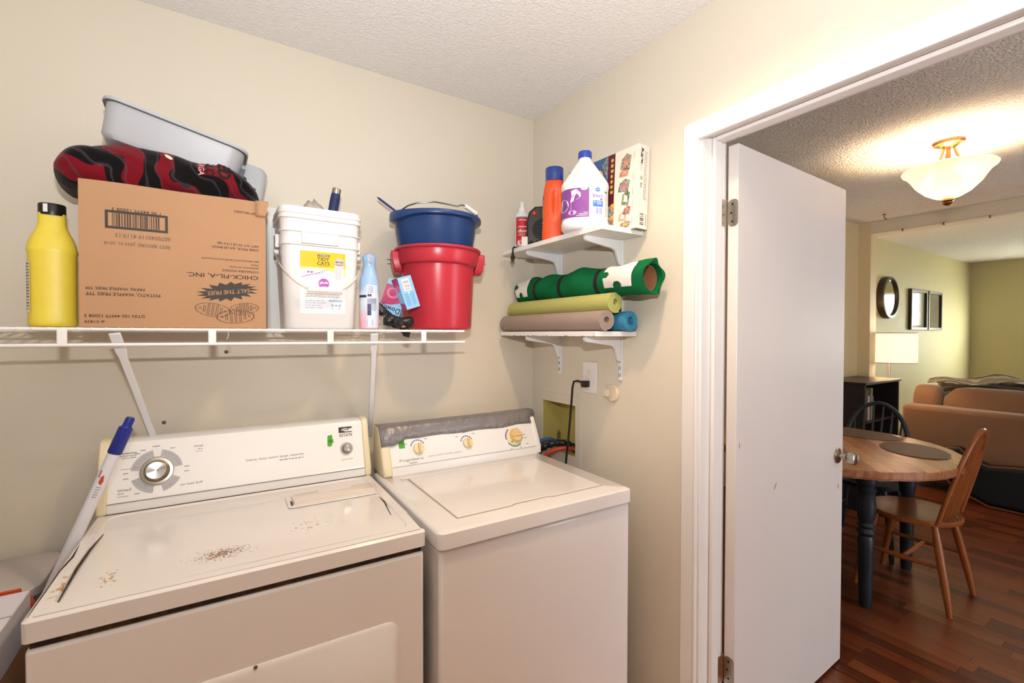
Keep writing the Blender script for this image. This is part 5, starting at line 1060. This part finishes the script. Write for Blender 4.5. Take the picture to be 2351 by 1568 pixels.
MB().lathe([(.004, -.298), (.024, -.302), (.026, -.312), (.018, -.318), (.022, -.324), (.015, -.334), (.004, -.338)], n=24).build('finial', BRZ, pl_)
for k in range(2):
    lb = light('pendant_bulb', 'POINT', (0, 0, 0), 13, (1, .74, .46), .03); lb.parent = pl_; lb.location = (-.05+.10*k, 0, -.215)
hk = thing('ceiling_hook', 'small dark hook screwed into the dining ceiling', 'hook', (3.50, -.204, ZC)); MB().tube([(0, 0, 0), (0, 0, -.03), (.008, -.012, -.04), (.0, -.02, -.048), (-.01, -.012, -.045)], .004, 8).build('hook', BRZ, hk); MB().cyl((0, 0, 0), (0, 0, -.006), .014).build('plate', BRZ, hk)
# ---------- table
TX, TY, TZ, TR = 1.87, -.455, .755, .645
SLATE = M('slate_blue_paint', '#20272e', .4, var=(10, .08))
tb_ = thing('dining_table', 'round dining table with butcher block top and dark blue turned legs', 'table', (TX, TY, 0))
TOPW = [wood_mat('top_wood_%d' % i, c1, c2, .25) for i, (c1, c2) in enumerate((('#9a6040', '#c08a63'), ('#b07a55', '#cfa079'), ('#8a5236', '#b37c58')))]
sw = TR*2/18
for k in range(18):          # glued staves, each with its own tone
    y0, y1 = -TR+k*sw, -TR+(k+1)*sw; n = 7; up = []; lo = []
    for j in range(n):
        y = y0+(y1-y0)*j/(n-1); hw = math.sqrt(max(0, TR*TR-y*y)); up.append((hw, y)); lo.append((-hw, y))
    poly_ = up+lo[::-1]; mb = MB(); Xr = Matrix.Rotation(R(38), 3, 'Z'); mb.prism([(u, v) for u, v in poly_], TZ-.028, TZ, lambda u, v, d: tuple((Xr @ Vector((u, v, 0)))+Vector((0, 0, d)))); mb.build('stave', TOPW[(k*7) % 3], tb_, smooth=0)
mb = MB(); mb.lathe([(TR-.012, TZ-.045), (TR+.001, TZ-.036), (TR+.002, TZ-.006), (TR-.003, TZ-.0015), (TR-.006, TZ-.002), (TR-.006, TZ-.045)], n=72, cap0=False, cap1=False); mb.build('edge_band', TOPW[2], tb_)
mb = MB(); mb.lathe([(.46, TZ-.105), (.46, TZ-.03), (.44, TZ-.03), (.44, TZ-.105), (.46, TZ-.105)], n=48, cap0=False, cap1=False); mb.build('apron', SLATE, tb_)
leg = None
for k in range(4):
    a = R(228+90*k); pos = (.475*math.cos(a), .475*math.sin(a), 0)
    if leg is None:
        leg = MB().lathe([(.022, 0), (.027, .02), (.031, .12), (.034, .30), (.036, .36), (.030, .375), (.042, .395), (.030, .415), (.040, .430), (.030, .445), (.038, .47), (.043, .54), (.036, .60), (.044, .615), (.034, .63), (.044, .645), (.046, .66), (.046, .725)], n=22).build('leg', SLATE, tb_); o = leg
    else: o = leg.copy(); COL.objects.link(o); o.parent = tb_
    o.location = pos
PMAT = M('placemat_slate', '#5f4840', .5, bump=(300, .2))
for x, y, lab in ((2.075, -.845, 'oval dark placemat nearest the oak chair'), (2.33, -.50, 'oval dark placemat in front of the blue chair')):
    mb = MB(); mb.lathe([(.0, 0), (.205, 0), (.208, .002), (.205, .004), (.19, .0045), (.0, .0045)][1:5], n=48, sx=1.0, sy=.72); o = mb.build('placemat', PMAT); o.location = (x, y, TZ+.0005)
    o.rotation_euler = (0, 0, R(35) if y < -.7 else R(85)); tag(o, lab, 'placemat', 'oval placemats')
# ---------- windsor chairs (facing +y in their own frame)
def chair(name, lab, wood, loc, rz):
    t_ = thing(name, lab, 'chair', loc, rz, group='bow back chairs around the table')
    rs = []; n = 36
    def sring(s_, z): 
        return [(s_*.215*math.cos(2*PI*k/n)*(1+.05*math.sin(2*PI*k/n)), s_*.205*math.sin(2*PI*k/n), z) for k in range(n)]
    mb = MB(); mb.rings([sring(.86, .415), sring(.98, .425), sring(1, .440), sring(.96, .449), sring(.7, .440), sring(.3, .436)]); mb.build('seat', wood, t_, smooth=50)
    for sx in (-1, 1):
        for sy in (-1, 1): MB().tube([(sx*.13, sy*.125, .425), (sx*.155, sy*.15, .30), (sx*.18, sy*.185, .12), (sx*.192, sy*.205, 0)], [.014, .019, .017, .012], 12).build('leg', wood, t_)
        MB().tube([(sx*.163, -.160, .225), (sx*.166, 0, .222), (sx*.163, .160, .225)], [.009, .014, .009], 10).build('side_stretcher', wood, t_)
    MB().tube([(-.165, 0, .222), (0, 0, .222), (.165, 0, .222)], [.009, .014, .009], 10).build('cross_stretcher', wood, t_)
    bow = []
    for k in range(25):
        a = PI*k/24; zz = .445+.485*math.sin(a)**.72; bow.append((-.195*math.cos(a)*(1 if abs(math.cos(a)) < .9 else .97), -.150-.12*(zz-.445)/.485, zz))
    mb = MB(); rs = []
    for k, p in enumerate(bow): 
        q0, q1 = Vector(bow[max(0, k-1)]), Vector(bow[min(24, k+1)]); tg = (q1-q0).normalized(); nx_ = tg.cross(Vector((0, 1, .24)).normalized()).normalized(); ny_ = Vector((0, 1, .24)).normalized(); p = Vector(p)
        rs.append([p+nx_*(.014*math.cos(2*PI*j/10))+ny_*(.011*math.sin(2*PI*j/10)) for j in range(10)])
    mb.rings(rs); mb.build('bow', wood, t_, smooth=60)
    for i in range(6):
        x_ = -.115+.046*i; xt = x_*1.18; c_ = max(-.98, min(.98, xt/.195)); zt = .445+.485*math.sqrt(1-c_*c_)**.72; yt = -.150-.12*(zt-.445)/.485; MB().tube([(x_, -.148, .440), (x_*1.1, (-.148+yt)/2, (.44+zt)/2), (xt, yt, zt)], [.007, .0085, .006], 8).build('spindle', wood, t_)
    return t_
OAK = M('oak_golden', '#8a4a22', .3, var=(9, .3, '#a9672f')); 
chair('oak_chair', 'golden oak bow back chair on the near side of the table', OAK, (1.985, -.875, 0), R(0))
chair('blue_chair', 'dark blue painted bow back chair behind the table', SLATE, (2.42, -.49, 0), R(95))
chair('blue_chair', 'dark blue painted chair pushed under the table, mostly hidden by the door', SLATE, (1.60, -.42, 0), R(-80))
# ---------- bookcase
BK = M('espresso_wood', '#221a1a', .35, var=(6, .1)); b0x, b1x, b0y, b1y, bh = 3.04, 3.735, -.25, .068, 1.035
bc = thing('bookcase', 'dark espresso open bookcase against the dining room wall', 'bookcase', ((b0x+b1x)/2, (b0y+b1y)/2, 0))
mb = MB(); mb.box(b0x, b0x+.02, b0y, b1y, 0, bh-.02); mb.build('side_panel', BK, bc, True, bevel=.001); mb = MB(); mb.box(b1x-.02, b1x, b0y, b1y, 0, bh-.02); mb.build('side_panel', BK, bc, True, bevel=.001)
MB().box(b0x-.01, b1x+.01, b0y-.012, b1y, bh-.02, bh).build('top_board', BK, bc, True, bevel=.002); MB().box(b0x+.02, b1x-.02, b1y-.008, b1y, .06, bh-.02).build('back_panel', BK, bc, True, smooth=0)
for z in (.06, .38, .70): MB().box(b0x+.02, b1x-.02, b0y+.01, b1y-.008, z, z+.018).build('shelf_board', BK, bc, True)
bcol = ['#8a7a3a', '#3d4a5a', '#6d5a4a', '#2c3a30', '#7a3a2a', '#a9a08a', '#4a4a58']; rg = random.Random(31); x = b0x+.03; i = 0
while x < b0x+.24:
    w_ = rg.uniform(.018, .034); h_ = rg.uniform(.19, .26); bo = thing('book', ['olive', 'slate blue', 'brown', 'dark green', 'rust red', 'cream', 'grey'][i % 7]+' book, %s from the left on the bookcase shelf' % ['first', 'second', 'third', 'fourth', 'fifth', 'sixth', 'seventh', 'eighth', 'ninth', 'tenth', 'eleventh', 'twelfth'][i], 'book', (x+w_/2, b0y+.10, .7185), group='books on the top shelf of the bookcase')
    m_ = M('book_%d' % (i % 7), bcol[i % 7], .6); mb = MB(); mb.box(-w_/2, -w_/2+.002, -.07, .07, 0, h_); mb.box(w_/2-.002, w_/2, -.07, .07, 0, h_); mb.box(-w_/2, w_/2, -.072, -.069, 0, h_); mb.build('cover', m_, bo, bevel=.0006); MB().box(-w_/2+.0022, w_/2-.0022, -.068, .066, .003, h_-.004).build('pages', M('paper', '#d8d0bc', .8), bo, smooth=0); x += w_+.002; i += 1
# ---------- floor lamp
lp_ = thing('floor_lamp', 'floor lamp with glowing drum shade behind the bookcase', 'lamp', (4.085, -.06, 0))
MB().lathe([(.14, 0), (.14, .012), (.12, .02), (.014, .03)], n=36).build('base', BRZ, lp_); MB().cyl((0, 0, .02), (0, 0, 1.36), .011).build('pole', CHROME, lp_)
mb = MB(); mb.lathe([(.205, 1.155), (.205, 1.435), (.2035, 1.435), (.2035, 1.155), (.205, 1.155)], n=48, cap0=False, cap1=False); mb.build('shade', M('lit_linen', '#fff0dc', .8, emis=('#ffdcb8', .95)), lp_)
for z in (1.155, 1.432): 
    mb = MB(); mb.lathe([(.2065, z-.002), (.2065, z+.006), (.2025, z+.006), (.2025, z-.002), (.2065, z-.002)], n=48, cap0=False, cap1=False); mb.build('shade_trim', M('shade_edge', '#d8b48c', .7), lp_)
mb = MB(); mb.tube([(-.2, 0, 1.40), (0, 0, 1.38), (.2, 0, 1.40)], .003, 6); mb.build('spider', CHROME, lp_)
l3 = light('lamp_bulb', 'POINT', (0, 0, 0), 10, (1, .74, .46), .04); l3.parent = lp_; l3.location = (0, 0, 1.30)
MB().tube([(-.03, -.02, 1.15), (-.03, -.02, 1.06)], .0015, 6).build('pull_chain', BRZ, lp_)
# ---------- mirror and pictures
mr_ = thing('round_mirror', 'round wall mirror with dark wooden frame above the floor lamp', 'mirror', (4.83, YA, 1.818))
DKW = M('dark_walnut', '#2c2018', .35); X = Matrix.Rotation(R(90), 4, 'X')
mb = MB(); mb.lathe([(.225, 0), (.228, .03), (.22, .062), (.195, .066), (.185, .05), (.185, .0)], n=56, X=X, cap0=False, cap1=False); mb.build('frame', DKW, mr_)
mb = MB(); mb.lathe([(.188, .045), (.004, .045)], n=48, X=X, cap0=False); mb.build('glass', M('mirror_glass', '#e8e8e8', .04, metal=1), mr_)
for x0_, x1_, lab in ((5.50, 6.02, 'left dark framed picture on the living room wall reflecting the window'), (6.06, 6.54, 'right dark framed picture on the living room wall')):
    fr = thing('picture_frame', lab, 'picture', ((x0_+x1_)/2, YA, 1.477), group='two framed pictures'); w_ = (x1_-x0_)/2; hh = .475
    for nm, (a, b, c, d_) in dict(l=(-w_, -w_+.03, 0, hh), r=(w_-.03, w_, 0, hh), b=(-w_+.03, w_-.03, 0, .03), t=(-w_+.03, w_-.03, hh-.03, hh)).items(): MB().box(a, b, -.035, -.001, c, d_).build('moulding', DKW, fr, bevel=.003)
    MB().box(-w_+.028, w_-.028, -.006, -.002, .028, hh-.028).build('mat_board', M('mat_board', '#b9b49a', .7), fr, smooth=0)
    MB().box(-w_+.09, w_-.09, -.008, -.006, .09, hh-.09).build('print', M('faded_print', '#a9a690', .6, var=(9, .5, '#7c8478')), fr, smooth=0)
    g_ = M('picture_glass', '#ffffff', .03, trans=1, ior=1.5); MB().box(-w_+.028, w_-.028, -.020, -.017, .028, hh-.028).build('glass', g_, fr, smooth=0)
# ---------- sofa
SUED = M('tan_microfibre', '#7d583c', .85, bump=(250, .2), var=(4, .12), sheen=.5)
so = thing('sofa', 'tan microfibre sofa with its back turned to the dining room', 'sofa', (4.75, -1.25, 0))
sy0, sy1 = -2.45, -.10
mb = MB(); mb.box(4.26, 4.50, sy0, sy1, .06, .755); mb.build('back_frame', SUED, so, True, bevel=.04, seg=4)
mb = MB(); mb.box(4.50, 5.15, sy0, sy1, .06, .30); mb.build('base', SUED, so, True, bevel=.02)
for a in (sy1, sy0+.24): MB().box(4.40, 5.18, a-.24, a, .06, .62).build('arm', SUED, so, True, bevel=.05, seg=4)
def cushion(mb, x0, x1, y0, y1, z0, z1, p=.35):
    rs = []; n = 9
    for k in range(n+1):
        q = -1+2*k/n; e_ = (1-abs(q)**5)**.25 if abs(q) < 1 else 0; e_ = max(e_, .55); y = (y0+y1)/2+(y1-y0)/2*q
        rs.append([((x0+x1)/2+(x1-x0)/2*u*e_, y, (z0+z1)/2+(z1-z0)/2*v*e_) for u, v in rrect(2, 2, .7, 4)])
    return mb.rings(rs)
for a, b in ((-.12, -.34), (-.35, -1.05), (-1.06, -1.75), (-1.76, -2.4)):
    mb = MB(); cushion(mb, 4.43, 4.66, b, a, .50, .935); mb.build('back_cushion', SUED, so, True, smooth=80, bevel=0)
for a, b in ((-.36, -1.05), (-1.06, -1.75), (-1.76, -2.2)): mb = MB(); cushion(mb, 4.64, 5.16, b, a, .29, .46); mb.build('seat_cushion', SUED, so, True, smooth=80)
# patterned throw heaped over the cushions
def throw_mat():
    m = M('throw_pattern', '#b8ae96', .95, var=(14, 1.0, '#6b4a38')); nt = m.node_tree; b = nt.nodes['Principled BSDF']
    tc = nt.nodes.new('ShaderNodeTexCoord'); v = nt.nodes.new('ShaderNodeTexVoronoi'); v.inputs['Scale'].default_value = 9; nt.links.new(tc.outputs['Object'], v.inputs['Vector'])
    n = nt.nodes.new('ShaderNodeTexWave'); n.inputs['Scale'].default_value = 3; n.inputs['Distortion'].default_value = 12; nt.links.new(tc.outputs['Object'], n.inputs['Vector'])
    rp = nt.nodes.new('ShaderNodeValToRGB'); e = rp.color_ramp.elements; e[0].color = lin('#7a6656'); e[1].color = lin('#e4e0d2'); e[0].position = .15; e[1].position = .6
    for p_, c_ in ((.3, '#a9b0a0'), (.45, '#b8ae80'), (.8, '#9a9488')): x_ = e.new(p_); x_.color = lin(c_)
    nt.links.new(n.outputs[0], rp.inputs[0]); nt.links.new(rp.outputs[0], b.inputs['Base Color']); return m
mb = MB(); nu, nv = 40, 20; vs = []
for j in range(nv+1):
    for i in range(nu+1):
        u = i/nu; v = j/nv; y = -.20-1.6*u; x = 4.60+.62*v; hgt = .945+.085*math.sin(PI*min(1, u*1.1+.04))**.6*math.exp(-((v-.25)/.3)**2)+.022*math.sin(u*23+v*5)*math.exp(-((v-.3)/.3)**2)+.014*math.sin(v*17-u*11)-.40*max(0, v-.42)**.8
        vs.append((x, y, max(hgt, .50+.005*math.sin(u*30))))
mb.add(vs, [(j*(nu+1)+i, j*(nu+1)+i+1, (j+1)*(nu+1)+i+1, (j+1)*(nu+1)+i) for j in range(nv) for i in range(nu)]); o = mb.build('throw_blanket', throw_mat(), smooth=80); s_ = o.modifiers.new('s', 'SOLIDIFY'); s_.thickness = .012
tag(o, 'multicoloured patterned throw heaped along the top of the sofa', 'blanket')
# ---------- guitar bag on the floor
gb = thing('guitar_bag', 'black padded guitar bag with brown piping lying against the sofa back', 'bag', (4.12, -.85, 0)); out = []
for k in range(40):
    q = k/39; 
    if q < .5: t_ = q/.5; y = .40-1.2*t_; z = .22+.16*math.sin(PI*t_)**.6*(.5+.5*t_) if t_ > .08 else .2
    else: t_ = (q-.5)/.5; y = -.80+1.2*t_; z = .012
    out.append((y, z))
prof = [(.42, .30), (.36, .44), (.28, .455), (.20, .37), (.10, .335), (-.05, .36), (-.20, .37), (-.38, .33), (-.52, .24), (-.58, .12), (-.55, .012), (.10, .012), (.30, .10), (.40, .22)]
mb = MB(); mb.prism(prof, -.075, .075, lambda u, v, d: (d, u, v)); mb.build('bag', M('nylon_black', '#0d0e13', .6, bump=(300, .3)), gb, bevel=.035, seg=4, smooth=60)
MB().tube([(-.085, u, v) for u, v in prof]+[(-.085,)+prof[0]], .006, 6).build('piping', M('piping_brown', '#7a4f2c', .5), gb)
